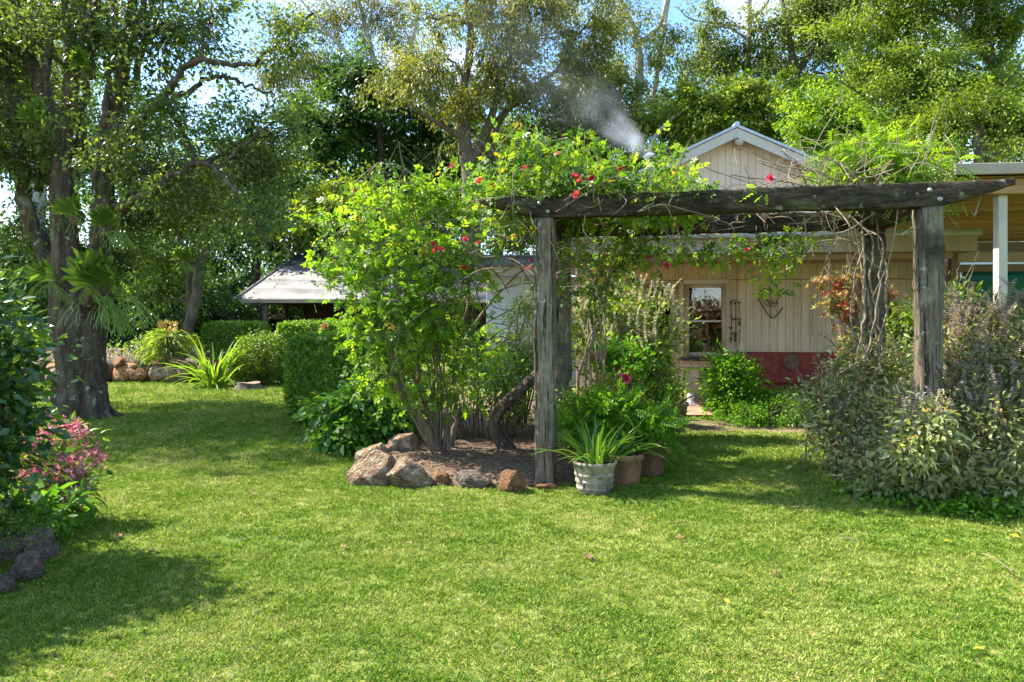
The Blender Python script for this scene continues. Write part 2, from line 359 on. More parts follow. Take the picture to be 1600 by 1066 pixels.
M['cream_board'] = surf('cream_board', [(.35, (.54, .405, .28)), (.6, (.63, .49, .35)), (.8, (.68, .55, .41))], scale=2.5, stretch=(4, 4, .5), rough=.65, bump=.1, second=[((.30, .22, .14), 1.3, .60, .80), ((.26, .19, .12), 9, .66, .76)])
M['gable_board'] = surf('gable_board', [(.35, (.64, .49, .355)), (.7, (.72, .57, .43))], scale=1.5, rough=.6, bump=.04)
M['trim'] = surf('trim', [(.35, (.38, .29, .20)), (.7, (.47, .37, .27))], scale=3, rough=.5, bump=.05)
M['pale_trim'] = surf('pale_trim', [(.35, (.45, .41, .35)), (.7, (.53, .49, .42))], scale=3, rough=.5, bump=.04)
M['grey_trim'] = surf('grey_trim', [(.35, (.36, .35, .34)), (.7, (.44, .43, .42))], scale=3, rough=.5, bump=.04)
M['fascia'] = surf('fascia', [(.35, (.30, .24, .18)), (.7, (.38, .31, .24))], scale=3, rough=.55, bump=.05)
M['brown_paint'] = surf('brown_paint', [(.35, (.14, .085, .05)), (.7, (.20, .13, .08))], scale=4, rough=.6, bump=.05)
M['orange_timber'] = surf('orange_timber', [(.3, (.25, .135, .055)), (.55, (.36, .215, .10)), (.8, (.44, .29, .155))], scale=4, stretch=(.4, 5, 5), rough=.5, bump=.15)
M['red_render'] = surf('red_render', [(.3, (.14, .024, .018)), (.6, (.24, .045, .033)), (.85, (.33, .11, .085))], scale=8, detail=8, rough=.8, bump=.4,
                       second=[((.30, .24, .19), 3.2, .62, .74), ((.06, .035, .02), 1.4, .56, .74)])
M['silver_roof'] = surf('silver_roof', [(.3, (.11, .11, .115)), (.55, (.165, .163, .168)), (.8, (.23, .225, .22))], scale=1.4, rough=.65, bump=.05, second=((.085, .075, .065), 1.1, .54, .70))
M['zinc'] = surf('zinc', [(.3, (.34, .37, .41)), (.7, (.48, .52, .57))], scale=3, rough=.4, bump=.03, metal=.35)
M['white_paint'] = surf('white_paint', [(.35, (.62, .60, .57)), (.7, (.74, .72, .69))], scale=4, rough=.5, bump=.05)
M['pale_wall'] = surf('pale_wall', [(.35, (.52, .52, .56)), (.7, (.60, .60, .64))], scale=2, rough=.7, bump=.05)
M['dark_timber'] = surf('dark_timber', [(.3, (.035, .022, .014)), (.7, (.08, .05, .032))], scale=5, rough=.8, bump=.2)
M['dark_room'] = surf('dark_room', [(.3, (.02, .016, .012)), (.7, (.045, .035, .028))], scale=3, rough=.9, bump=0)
M['tan_wood'] = surf('tan_wood', [(.3, (.36, .22, .09)), (.7, (.50, .33, .15))], scale=6, rough=.6, bump=.1)
M['terracotta'] = surf('terracotta', [(.3, (.20, .10, .055)), (.6, (.32, .17, .10)), (.8, (.40, .26, .17))], scale=7, rough=.8, bump=.2)
M['brown_pot'] = surf('brown_pot', [(.3, (.10, .055, .03)), (.6, (.18, .105, .06)), (.8, (.27, .18, .11))], scale=7, rough=.75, bump=.2)
M['olive_pot'] = surf('olive_pot', [(.3, (.09, .075, .035)), (.6, (.17, .14, .07)), (.8, (.26, .23, .14))], scale=7, rough=.75, bump=.2)
M['tub_paint'] = surf('tub_paint', [(.3, (.13, .105, .06)), (.46, (.28, .24, .17)), (.7, (.43, .39, .31))], scale=12, detail=9, rough=.9, bump=.8,
                      second=[((.08, .075, .04), 5, .50, .64), ((.045, .038, .022), 14, .58, .68), ((.50, .47, .40), 7, .62, .70)])
M['tile'] = surf('tile', [(.3, (.36, .19, .11)), (.6, (.46, .28, .18)), (.8, (.52, .36, .26))], scale=6, rough=.7, bump=.15)
M['wire'] = surf('wire', [(.3, (.03, .018, .012)), (.7, (.08, .045, .03))], scale=20, rough=.7, bump=.2)
M['bolt'] = surf('bolt', [(.3, (.25, .26, .25)), (.7, (.40, .41, .40))], scale=20, rough=.5, metal=.6, bump=.1)
M['green_metal'] = surf('green_metal', [(.3, (.22, .33, .05)), (.7, (.28, .40, .07))], scale=5, rough=.4, bump=.03)
M['teal_cloth'] = surf('teal_cloth', [(.3, (.010, .10, .12)), (.7, (.015, .16, .18))], scale=3, stretch=(.5, 2, 6), rough=.7, bump=.3)
M['green_cloth'] = surf('green_cloth', [(.3, (.006, .10, .03)), (.7, (.012, .15, .045))], scale=3, rough=.7, bump=.2)
M['soil'] = surf('soil', [(.3, (.02, .013, .009)), (.7, (.06, .04, .025))], scale=20, rough=.95, bump=.8)
m, nt, out = newmat('glass'); g = nt.nodes.new('ShaderNodeBsdfPrincipled')
g.inputs['Base Color'].default_value = (.8, .85, .85, 1); g.inputs['Roughness'].default_value = .02; g.inputs['Transmission Weight'].default_value = 1; g.inputs['IOR'].default_value = 1.9
nt.links.new(g.outputs['BSDF'], out.inputs['Surface']); M['glass'] = m

def vary(m, amt):
    """pieces that share a material differ a little in tone"""
    nt = m.node_tree; p = next(n for n in nt.nodes if n.type == 'BSDF_PRINCIPLED'); lk = p.inputs['Base Color'].links[0]; src = lk.from_socket
    oi = nt.nodes.new('ShaderNodeObjectInfo'); mr = nt.nodes.new('ShaderNodeMapRange'); mr.inputs['To Min'].default_value = 1 - amt; mr.inputs['To Max'].default_value = 1 + amt * .6
    hs = nt.nodes.new('ShaderNodeHueSaturation'); nt.links.new(oi.outputs['Random'], mr.inputs['Value']); nt.links.new(mr.outputs[0], hs.inputs['Value']); nt.links.new(src, hs.inputs['Color']); nt.links.new(hs.outputs['Color'], p.inputs['Base Color'])
for k, a in (('cream_board', .10), ('gable_board', .06), ('tile', .2), ('orange_timber', .25), ('silver_roof', .10), ('rock', .2), ('rock_red', .25), ('rock_grey', .2), ('post_wood', .12)): vary(M[k], a)

# ------------------------------------------------------------------ ground
def ground_z(x, y):
    return 0.05 * n3((x, y, 0), .22, 3.0) + 0.015 * n3((x, y, 0), .9, 8.0) - 0.02
gx = np.concatenate([np.linspace(-400, -24, 10), np.linspace(-22, 22, 89), np.linspace(24, 400, 10)])
gy = np.concatenate([np.linspace(-400, -12, 10), np.linspace(-10, 40, 101), np.linspace(44, 400, 10)])
GX, GY = np.meshgrid(gx, gy, indexing='ij')
GZ = np.array([[ground_z(a, b) if abs(a) < 60 and abs(b) < 60 else -.02 for b in gy] for a in gx])
nx, ny = len(gx), len(gy); ii, jj = np.meshgrid(np.arange(nx - 1), np.arange(ny - 1), indexing='ij')
structure(obj('lawn', mesh('lawn', np.stack([GX, GY, GZ], -1).reshape(-1, 3),
    [np.stack([ii * ny + jj, (ii + 1) * ny + jj, (ii + 1) * ny + jj + 1, ii * ny + jj + 1], -1).reshape(-1, 4)], smooth=True), M['lawn']))

PZ = {}
def patch(name, poly, mat, zoff=.004, mound=0.0, res=.12):
    """irregular soil patch: grid clipped to a polygon, rising to a mound in the middle"""
    poly = np.asarray(poly); lo, hi = poly.min(0), poly.max(0)
    xs = np.arange(lo[0], hi[0] + res, res); ys = np.arange(lo[1], hi[1] + res, res)
    keep = {}; V = []; Fc = []
    def dist(p):
        best = 9
        for i in range(len(poly)):
            a, b = poly[i], poly[(i + 1) % len(poly)]; t = np.clip(np.dot(p - a, b - a) / np.dot(b - a, b - a), 0, 1)
            best = min(best, np.linalg.norm(p - a - t * (b - a)))
        return best
    for i in range(len(xs)):
        for j in range(len(ys)):
            p = np.array([xs[i], ys[j]])
            if inside(p[None], poly)[0]:
                q = dist(p); keep[i, j] = len(V)
                PZ[name, round(p[0] / res), round(p[1] / res)] = mound * min(1, q / .5)
                V.append((p[0], p[1], ground_z(*p) + zoff + mound * min(1, q / .5) + .02 * n3((p[0], p[1], 0), 5) * min(1, q / .2)))
    for (i, j), a in keep.items():
        k = [(i + 1, j), (i + 1, j + 1), (i, j + 1)]
        if all(q in keep for q in k): Fc.append((a, keep[k[0]], keep[k[1]], keep[k[2]]))
    return obj(name, mesh(name, V, [Fc], smooth=True), mat)
def inside(p, poly):
    x, y = p[:, 0], p[:, 1]; r = np.zeros(len(p), bool); n = len(poly)
    for i in range(n):
        (x1, y1), (x2, y2) = poly[i], poly[(i + 1) % n]
        c = ((y1 > y) != (y2 > y)) & (x < (x2 - x1) * (y - y1) / (y2 - y1 + 1e-12) + x1); r ^= c
    return r
def gp(*pts): return np.array([G(a, b)[:2] for a, b in pts])

bed = gp((558, 742), (600, 755), (660, 760), (730, 762), (800, 764), (870, 758), (960, 748), (1015, 735), (1030, 705), (1060, 668), (1050, 648), (900, 640), (760, 640), (640, 660), (570, 690), (548, 722))
structure(patch('garden_bed', bed, M['mulch'], .006, .09, .07))
bed_r = gp((1300, 735), (1330, 765), (1400, 792), (1500, 800), (1620, 802), (1660, 700), (1500, 640), (1340, 660), (1270, 690))
structure(patch('sage_bed', bed_r, M['dirt'], .006, .05, .08))
bed_l = gp((-60, 815), (30, 815), (110, 822), (150, 805), (120, 770), (60, 760), (-80, 770))
structure(patch('flower_bed', bed_l, M['dirt'], .006, .05, .08))
path = gp((1020, 672), (1100, 672), (1200, 675), (1290, 678), (1290, 662), (1180, 660), (1120, 655), (1050, 655))
structure(patch('dirt_path', path, M['dirt'], .006, 0.0, .08))

HYAW = math.radians(-5.0); HO = np.array([4.26, 13.0, 0.0])
cu, su = math.cos(HYAW), math.sin(HYAW)
def on(px, py, yoff=0.0, o=HO):
    """where the sight line of a photo point meets the plane local y = yoff of the house frame -> local x, z"""
    dx, dz = (px - 800) / F, (HOR - py) / F
    # local y of (dx*t, t) : -su*(X-ox)+cu*(Y-oy)
    t = (yoff + cu * o[1] - su * o[0]) / (cu - su * dx)
    X, Y = dx * t - o[0], t - o[1]
    return cu * X + su * Y, CH + dz * t
# patio of terracotta tiles in front of the wall
patio = structure(cbox('patio', (-6, -2.1, -.08), (4.2, 0.2, .03), M['dirt'], bev=.01)); patio.location = HO; patio.rotation_euler = (0, 0, HYAW)
tile_me = None
for i in range(14):
    for j in range(7):
        x = -2.6 + i * .32; y = -2.08 + j * .32
        if tile_me is None:
            t_ = cbox('tile', (-.152, -.152, 0), (.152, .152, .014), M['tile'], patio, bev=.004); tile_me = t_.data
            t_.location = (x, y, .03)
        else: obj('tile', tile_me, None, patio, (x, y, .03 + .002 * math.sin(i * 7.3 + j * 3.1)))

# ------------------------------------------------------------------ grass
m, nt, out = newmat('grass_blade'); L_ = nt.links.new
at = nt.nodes.new('ShaderNodeAttribute'); at.attribute_name = 'rnd'
geo = nt.nodes.new('ShaderNodeNewGeometry'); oi = nt.nodes.new('ShaderNodeObjectInfo')
nz = nt.nodes.new('ShaderNodeTexNoise'); nz.inputs['Scale'].default_value = 1.1; nz.inputs['Detail'].default_value = 5; nz.inputs['Roughness'].default_value = .65
L_(geo.outputs['Position'], nz.inputs['Vector'])
def mnode(op, a, b):
    n = nt.nodes.new('ShaderNodeMath'); n.operation = op
    for i, v in enumerate((a, b)):
        if isinstance(v, (int, float)): n.inputs[i].default_value = v
        else: L_(v, n.inputs[i])
    return n.outputs[0]
v = mnode('ADD', mnode('MULTIPLY', nz.outputs['Fac'], 1.25), mnode('MULTIPLY', at.outputs['Fac'], .85))
v = mnode('ADD', v, mnode('MULTIPLY', oi.outputs['Random'], .28))
nb = nt.nodes.new('ShaderNodeTexNoise'); nb.inputs['Scale'].default_value = .33; nb.inputs['Detail'].default_value = 3; L_(geo.outputs['Position'], nb.inputs['Vector'])
nc = nt.nodes.new('ShaderNodeTexNoise'); nc.inputs['Scale'].default_value = 5.0; nc.inputs['Detail'].default_value = 2; L_(geo.outputs['Position'], nc.inputs['Vector'])
v = mnode('ADD', v, mnode('ADD', mnode('MULTIPLY', nb.outputs['Fac'], .5), mnode('MULTIPLY', nc.outputs['Fac'], .5)))
v = mnode('SUBTRACT', v, 1.19)
rp = ramp(nt, [(.05, (.08, .20, .014)), (.36, (.19, .33, .024)), (.58, (.31, .41, .040)), (.80, (.45, .46, .095)), (.97, (.62, .56, .23))]); L_(v, rp.inputs['Fac'])
p = nt.nodes.new('ShaderNodeBsdfPrincipled'); p.inputs['Roughness'].default_value = .5; p.inputs['Specular IOR Level'].default_value = .25
t = nt.nodes.new('ShaderNodeBsdfTranslucent'); mx = nt.nodes.new('ShaderNodeMixShader'); mx.inputs['Fac'].default_value = .35
L_(rp.outputs['Color'], p.inputs['Base Color']); L_(rp.outputs['Color'], t.inputs['Color'])
L_(p.outputs['BSDF'], mx.inputs[1]); L_(t.outputs['BSDF'], mx.inputs[2]); L_(mx.outputs['Shader'], out.inputs['Surface'])
M['grass_blade'] = m
rng = np.random.default_rng(11)
tufts = []
for k in range(5):
    mb = MB(); n = 26
    a = rng.uniform(0, 2 * np.pi, n); r = .05 * np.sqrt(rng.random(n))
    pos = np.stack([r * np.cos(a + 1), r * np.sin(a + 1), np.zeros(n)], -1)
    tilt = rng.uniform(.3, 1.4, n)
    d = np.stack([np.cos(a) * np.sin(tilt), np.sin(a) * np.sin(tilt), np.cos(tilt)], -1)
    L = rng.uniform(.016, .038, n)
    add_leaves(mb, pos, d, np.array([0, 0, 1.0]) + rng.normal(size=(n, 3)) * .25, L, rng.uniform(.0038, .0068, n), 'kite', rng.random(n))
    o = bpy.data.objects.new('grass_tuft', mb.mesh('grass_tuft')); o.data.materials.append(M['grass_blade']); tufts.append(o)
def scatter(y0, y1, dens, sc0, sc1, pad=1.0):
    area = .78 * (y1 ** 2 - y0 ** 2) + 2 * pad * (y1 - y0); n = int(area * dens)
    y = np.sqrt(rng.uniform(y0 ** 2, y1 ** 2, n)); x = rng.uniform(-1, 1, n) * (.78 * y + pad * .5)
    s = rng.uniform(sc0, sc1, n)
    return np.stack([x, y], -1), s
A = [scatter(2.3, 4.6, 900, .6, 1.0), scatter(4.6, 7.5, 620, .75, 1.2), scatter(7.5, 11.5, 260, 1.15, 1.75), scatter(11.5, 20, 95, 1.6, 2.5)]
xy = np.concatenate([a[0] for a in A]); ss = np.concatenate([a[1] for a in A])
keep = np.ones(len(xy), bool)
shr = lambda q, f: q.mean(0) + (q - q.mean(0)) * f
for q in (shr(bed, .96), shr(bed_r, .95), shr(bed_l, .9), shr(path, .97)): keep &= ~(inside(xy, q) & (rng.random(len(xy)) < .97))
lx = cu * (xy[:, 0] - HO[0]) + su * (xy[:, 1] - HO[1]); ly = -su * (xy[:, 0] - HO[0]) + cu * (xy[:, 1] - HO[1])
keep &= ~((ly > -2.2) & (lx > -6))
xy, ss = xy[keep], ss[keep]
gz = np.array([ground_z(a, b) for a, b in xy])
me = bpy.data.meshes.new('grass'); me.vertices.add(len(xy)); me.vertices.foreach_set('co', np.column_stack([xy, gz]).astype(np.float32).ravel())
for nm, val in (('size', ss), ('spin', rng.uniform(0, 6.28, len(xy)))):
    a = me.attributes.new(nm, 'FLOAT', 'POINT'); a.data.foreach_set('value', val.astype(np.float32))
a = me.attributes.new('pick', 'INT', 'POINT'); a.data.foreach_set('value', rng.integers(0, len(tufts), len(xy)).astype(np.int32))
grass = stuff(obj('grass', me)); grass['label'] = 'short mown lawn grass with dry straw patches'; grass['category'] = 'grass'
ng = bpy.data.node_groups.new('grass_nodes', 'GeometryNodeTree')
ng.interface.new_socket('Geometry', in_out='INPUT', socket_type='NodeSocketGeometry'); ng.interface.new_socket('Geometry', in_out='OUTPUT', socket_type='NodeSocketGeometry')
N = ng.nodes; gi = N.new('NodeGroupInput'); go = N.new('NodeGroupOutput'); ip = N.new('GeometryNodeInstanceOnPoints'); jn = N.new('GeometryNodeJoinGeometry')
for o in tufts:
    q = N.new('GeometryNodeObjectInfo'); q.inputs['Object'].default_value = o; q.inputs['As Instance'].default_value = True
    ng.links.new(q.outputs['Geometry'], jn.inputs['Geometry'])
def named(nm, ty):
    q = N.new('GeometryNodeInputNamedAttribute'); q.data_type = ty; q.inputs['Name'].default_value = nm
    return q.outputs['Attribute']
cx = N.new('ShaderNodeCombineXYZ'); ng.links.new(named('spin', 'FLOAT'), cx.inputs['Z'])
ip.inputs['Pick Instance'].default_value = True
ng.links.new(gi.outputs[0], ip.inputs['Points']); ng.links.new(jn.outputs[0], ip.inputs['Instance'])
ng.links.new(named('pick', 'INT'), ip.inputs['Instance Index'])
ng.links.new(cx.outputs[0], ip.inputs['Rotation']); ng.links.new(named('size', 'FLOAT'), ip.inputs['Scale'])
ng.links.new(ip.outputs[0], go.inputs[0])
md = grass.modifiers.new('grass', 'NODES'); md.node_group = ng

# ------------------------------------------------------------------ the house
house = thing('house', 'cream weatherboard house with gable roof and red base behind the pergola', 'house', HO, HYAW)
ZS, ZB = 2.63, .95                                   # soffit height, top of the red base
wx0, wx1 = on(1071, 0)[0], on(1134, 0)[0]; wz0, wz1 = on(1100, 556)[1], on(1100, 444)[1]
dx0, dx1 = on(1014, 0)[0], on(1056, 0)[0]; dz1 = on(1030, 449)[1]
tx0, tx1 = on(1134, 0)[0], on(1142, 0)[0]
xL, xR = on(900, 0)[0], on(1500, 0)[0]
wall = MB()
for a, b, c, d in ((xL, dx0, 0, ZS + 1.4), (dx0, dx1, dz1, ZS + 1.4), (dx1, wx0, 0, ZS + 1.4), (wx0, wx1, 0, wz0), (wx0, wx1, wz1, ZS + 1.4), (wx1, xR, 0, ZS + 1.4)):
    wall.box((a, .0, c), (b, .14, d))
wall = wall.build('wall', M['cream_board'], house)
bw = .146; x = xL; k = 0
while x < xR - .02:
    x2 = min(x + bw, xR); segs = [(ZB, ZS)]
    mid = .5 * (x + x2)
    if wx0 - .02 < mid < wx1 + .02: segs = [(wz1 + .07, ZS), (.36, wz0 - .05)]
    elif dx0 - .04 < mid < dx1 + .04: segs = [(dz1 + .07, ZS)]
    elif mid < wx0: segs = [(.05, ZS)]
    elif tx0 - .02 < mid < tx1 + .02: segs = []
    for a, b in segs:
        j = .002 * math.sin(k * 5.1)
        cbox('wall_board', (x + .0025, -.018 + j, a), (x2 - .0025, -.001, b), M['cream_board'], wall, bev=.004)
    x = x2; k += 1
cbox('wall_trim', (tx0, -.05, .36), (tx1, -.0185 + .018, ZS), M['trim'], house)
cbox('wall_trim', (tx1 + .10, -.045, .96), (tx1 + .135, -.022, ZS), M['trim'], house)
zr = on(1200, 437)[1]
rail = MB(); xs = np.linspace(xL, xR, 30)
rail.tube(np.stack([xs, np.full(30, -.045), zr - .012 * np.sin((xs - xL) * 2.2) ** 2], -1), .007, 5)
rail.build('wall_cable', M['brown_paint'], house)
pipe = MB(); (p0x, p0z), (p1x, p1z) = on(1270, 447), on(1270, 526)
pts = [(p0x + 1.6, -.04, p0z + .0), (p0x + .15, -.04, p0z), (p0x + .03, -.04, p0z - .03), (p0x, -.04, p0z - .15), (p0x, -.04, p1z)]
pipe.tube(spline(pts, 26), .014, 6); pipe.build('wall_conduit', M['cream_board'], house, True)
# red base with a ledge
base = cbox('red_base', (tx1 + .13, -.10, .36), (xR, -.003, ZB), M['red_render'], house, bev=.02)
cbox('red_ledge', (tx1 + .13, -.34, -.05), (xR, -.003, .355), M['red_render'], house, bev=.03)
# window
win = MB(); fw = .065
win.box((wx0, -.045, wz0), (wx0 + fw, .10, wz1)); win.box((wx1 - fw, -.045, wz0), (wx1, .10, wz1))
win.box((wx0 + fw, -.044, wz1 - fw), (wx1 - fw, .10, wz1)); win.box((wx0 + fw, -.044, wz0), (wx1 - fw, .10, wz0 + fw))
win = win.build('window', M['trim'], house)
zm = on(1100, 502)[1]
cbox('window_bar', (wx0 + fw, -.03, zm - .018), (wx1 - fw, .05, zm + .018), M['pale_trim'], win)
cbox('window_architrave', (wx0 - .05, -.06, wz1 + .001), (wx1 + .03, -.02, wz1 + .09), M['pale_trim'], win)
for a, b in ((wz0 + fw, zm - .018), (zm + .018, wz1 - fw)):
    cbox('pane', (wx0 + fw + .001, .02, a + .001), (wx1 - fw - .001, .026, b - .001), M['glass'], win, bev=0)
cbox('window_sill', (wx0 - .10, -.26, wz0 - .085), (wx1 + .05, -.0, wz0 - .02), M['dark_timber'], house, bev=.01)
# doorway left of the window: jambs, half-open door, dark room behind
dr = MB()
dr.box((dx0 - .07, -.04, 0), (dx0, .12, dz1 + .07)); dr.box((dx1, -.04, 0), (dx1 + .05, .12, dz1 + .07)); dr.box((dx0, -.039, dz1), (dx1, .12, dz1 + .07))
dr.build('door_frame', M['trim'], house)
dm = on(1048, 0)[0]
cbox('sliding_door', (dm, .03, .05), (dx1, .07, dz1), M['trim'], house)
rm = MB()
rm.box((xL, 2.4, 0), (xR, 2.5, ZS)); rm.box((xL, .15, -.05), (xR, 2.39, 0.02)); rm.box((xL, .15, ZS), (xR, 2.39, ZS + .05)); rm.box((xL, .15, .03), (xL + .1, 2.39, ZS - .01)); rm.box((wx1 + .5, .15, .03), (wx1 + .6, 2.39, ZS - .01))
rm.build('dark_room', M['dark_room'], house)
sh = MB()
for zz in (1.35, 1.75, 2.05): sh.box((wx0 + .02, .45, zz), (wx1 + .4, .62, zz + .025))
sh.build('shelf', M['dark_timber'], house)
# verandah eave: soffit planks, fascia, gutter, lean-to roof
ex0, ex1 = on(880, 0, -2)[0], on(1526, 0, -2)[0]
for k in range(6):
    cbox('soffit_plank', (ex0, -1.97 + k * .325, ZS + .004 + .003 * (k % 2)), (ex1, -1.97 + k * .325 + .318, ZS + .03), M['orange_timber'], house, bev=.005)
bm_ = cbox('eave_beam', (ex0, -1.90, ZS - .10), (ex1 - .3, -1.80, ZS + .003), M['orange_timber'], house)
cbox('fascia_board', (ex0, -2.03, ZS - .0), (ex1, -1.99, ZS + .25), M['fascia'], house)
gut = MB(); gut.box((ex0, -2.15, ZS + .24), (ex1, -2.035, ZS + .335)); gut.box((ex0, -2.165, ZS + .325), (ex1, -2.14, ZS + .345))
gut.build('gutter', M['grey_trim'], house)
lt = MB(); n = 90
xs = np.linspace(ex0, ex1, n); wv = .012 * np.sin(xs * 2 * np.pi / .15)
V = np.concatenate([np.stack([xs, np.full(n, -2.1), ZS + .36 + wv], -1), np.stack([xs, np.full(n, -.003), ZS + 1.36 + wv], -1)])
i = np.arange(n - 1); lt.add(V, np.stack([i, i + 1, n + i + 1, n + i], -1)); lt.build('verandah_roof', M['silver_roof'], house)
# gable
ax, az_ = on(1152, 193, -.36); az_ -= .04; PT = .46; HW = 3.3
gz0 = ZS + 1.25
k = -24
while k < 24:
    a, b = ax + k * .14, ax + k * .14 + .14
    za, zb = az_ - .10 - PT * abs(a - ax), az_ - .10 - PT * abs(b - ax)
    if min(za, zb) > gz0 + .02:
        prism('gable_board', [(a + .003, gz0), (b - .003, gz0), (b - .003, zb), (a + .003, za)], -.02, -.001, M['gable_board'], house)
    k += 1
prism('gable_wall', [(ax - HW, gz0), (ax + HW, gz0), (ax + HW, az_ - .1 - PT * HW), (ax, az_ - .1), (ax - HW, az_ - .1 - PT * HW)], 0.001, .12, M['gable_board'], house)
cbox('gable_batten', (ax - .03, -.035, gz0), (ax + .05, -.0205, az_ - .45), M['gable_board'], house)
for s_ in (-1, 1):
    prism('barge_board', [(ax + s_ * .001, az_ - .03), (ax + s_ * HW, az_ - .03 - PT * HW), (ax + s_ * HW, az_ - .21 - PT * HW), (ax + s_ * .001, az_ - .21)], -.33, -.30, M['pale_trim'], house)
    prism('gable_soffit', [(ax + s_ * .001, az_ - .11), (ax + s_ * HW, az_ - .11 - PT * HW), (ax + s_ * HW, az_ - .13 - PT * HW), (ax + s_ * .001, az_ - .13)], -.299, -.022, M['pale_trim'], house)
    prism('roof_slope', [(ax + s_ * .001, az_ + .03), (ax + s_ * (HW + .2), az_ + .03 - PT * (HW + .2)), (ax + s_ * (HW + .2), az_ - .02 - PT * (HW + .2)), (ax + s_ * .001, az_ - .02)], -.36, 9.0, M['zinc'], house)
ridge = MB(); ridge.tube([(ax, -.37, az_ + .035), (ax, 9, az_ + .035)], .05, 8); ridge.build('ridge_cap', M['zinc'], house, True)
flue = MB(); fx, fz = on(1016, 243, 2.0)
flue.lathe([(.09, fz - 1.9), (.09, fz - .12), (.10, fz - .12), (.10, fz - .1), (.07, fz - .1)], 14, (fx, 2.0, 0)); flue.lathe([(.17, fz - .02), (.02, fz + .08)], 14, (fx, 2.0, 0)); flue.build('flue_pipe', M['grey_trim'], house, True)
# left wing with a plain pale wall
w0, wz_ = on(760, 430, 3.2); w1 = on(905, 430, 3.2)[0]
cbox('wing_wall', (w0, 3.2, 0), (w1, 3.34, 2.62), M['pale_wall'], house)
cbox('wing_fascia', (w0 - .3, 2.7, 2.62), (w1, 2.76, 2.84), M['trim'], house)
prism('wing_roof', [(w0 - .3, 2.85), (w1, 2.85), (w1, 2.9), (w0 - .3, 2.9)], 2.62, 4.6, M['silver_roof'], house)

# small things on the wall
def bulb(mb, c, r, seg=10): mb.lathe([(.001, -r)] + [(r * math.cos(a), r * math.sin(a)) for a in np.linspace(-1.2, 1.2, 6)] + [(.001, r)], seg, c)
lx_, lz_ = on(1156, 224, -.1)
wp = lambda x, y, z: np.array([HO[0] + cu * x - su * y, HO[1] + su * x + cu * y, z])
fl = thing('flood_light', 'cream round security light under the gable apex', 'light', wp(lx_, -.05, lz_), HYAW)
cbox('wall_bracket', (-.05, -.05, -.10), (.07, .028, .12), M['trim'], fl)
q = MB(); q.lathe([(.02, -.02), (.085, 0), (.095, .05), (.06, .11), (.02, .13)], 16); o = q.build('lamp_head', M['pale_trim'], fl, True); o.location = (-.03, -.16, 0); o.rotation_euler = (math.radians(75), 0, math.radians(-25))
q = MB(); q.lathe([(.001, 0), (.07, .004)], 16); o = q.build('lens', M['trim'], fl); o.location = (-.05, -.19, 0); o.rotation_euler = (math.radians(75), 0, math.radians(-25))

def ornament(px0, px1, py0, py1, name, label, kind, seed):
    (xa, za), (xb, zb) = on(px0, py0, -.07), on(px1, py1, -.07)
    xc = .5 * (xa + xb); t = thing(name, label, 'wall ornament', wp(xc, -.07, zb), HYAW)
    r = np.random.default_rng(seed); w = xb - xa; h = za - zb
    if kind == 'basket':
        q = MB(); q.tube(spline([(-.5 * w, 0, h * .80), (-.45 * w, -.02, .5 * h), (0, -.03, .02), (.3 * w, -.02, .15 * h), (.5 * w, 0, .35 * h)], 18), .011, 5); q.build('hoop', M['wire'], t)
        q = MB(); q.tube([(0, 0, h), (0, 0, h * .5), (.0, -.01, 0)], .006, 5)
        for k in range(7): q.tube(spline([(-.5 * w + .04 * k, 0, h * (.8 - .05 * k)), (r.uniform(-.1, .1), -.03, h * r.uniform(.3, .6)), (.2 * w + r.uniform(0, .25) * w, -.02, h * r.uniform(.3, .9))], 10), .004, 4)
        q.tube(spline([(-.5 * w, 0, h * .8), (-.35 * w, 0, h * .93), (.0, 0, h * .9)], 10), .008, 5)
        q.build('wire_mesh', M['wire'], t)
    else:
        q = MB()
        for xx in (-.38 * w, .0, .42 * w): q.tube(spline([(xx, 0, h * r.uniform(.9, 1)), (xx + .01, -.01, h * .5), (xx - .005, 0, h * r.uniform(0, .2))], 10), .006, 5)
        q.tube(spline([(-.45 * w, 0, h * .93), (-.1 * w, -.01, h * 1.02), (.4 * w, 0, h * .95)], 10), .007, 5); q.build('wire_frame', M['wire'], t)
        q = MB()
        for k in range(16): bulb(q, (r.choice([-.38 * w, -.36 * w, 0, .42 * w]), -.012, h * r.random()), r.uniform(.014, .026), 6)
        for zz in (.62, .32): q.tube([(-.35 * w, -.01, h * zz), (.2 * w, -.01, h * zz)], .013, 5)
        stuff(q.build('bead', M['wire'], t))
ornament(1186, 1223, 448, 498, 'wire_basket', 'rusty curved wire basket hanging on the cream boards', 'basket', 3)
ornament(1140, 1157, 470, 545, 'wind_chime', 'rusty beaded wire hanging beside the window', 'chime', 4)
px_, pz_ = on(1236, 566, -.11)
q = MB(); q.lathe([(.001, .03), (.06, .028), (.14, .02), (.155, .0), (.15, -.005)], 26); o = q.build('wall_plate', M['brown_pot'], None, True)
o.location = wp(px_, -.115, pz_); o.rotation_euler = (math.radians(90), 0, HYAW); tag(o, 'pale round plate fixed to the red house base', 'plate')

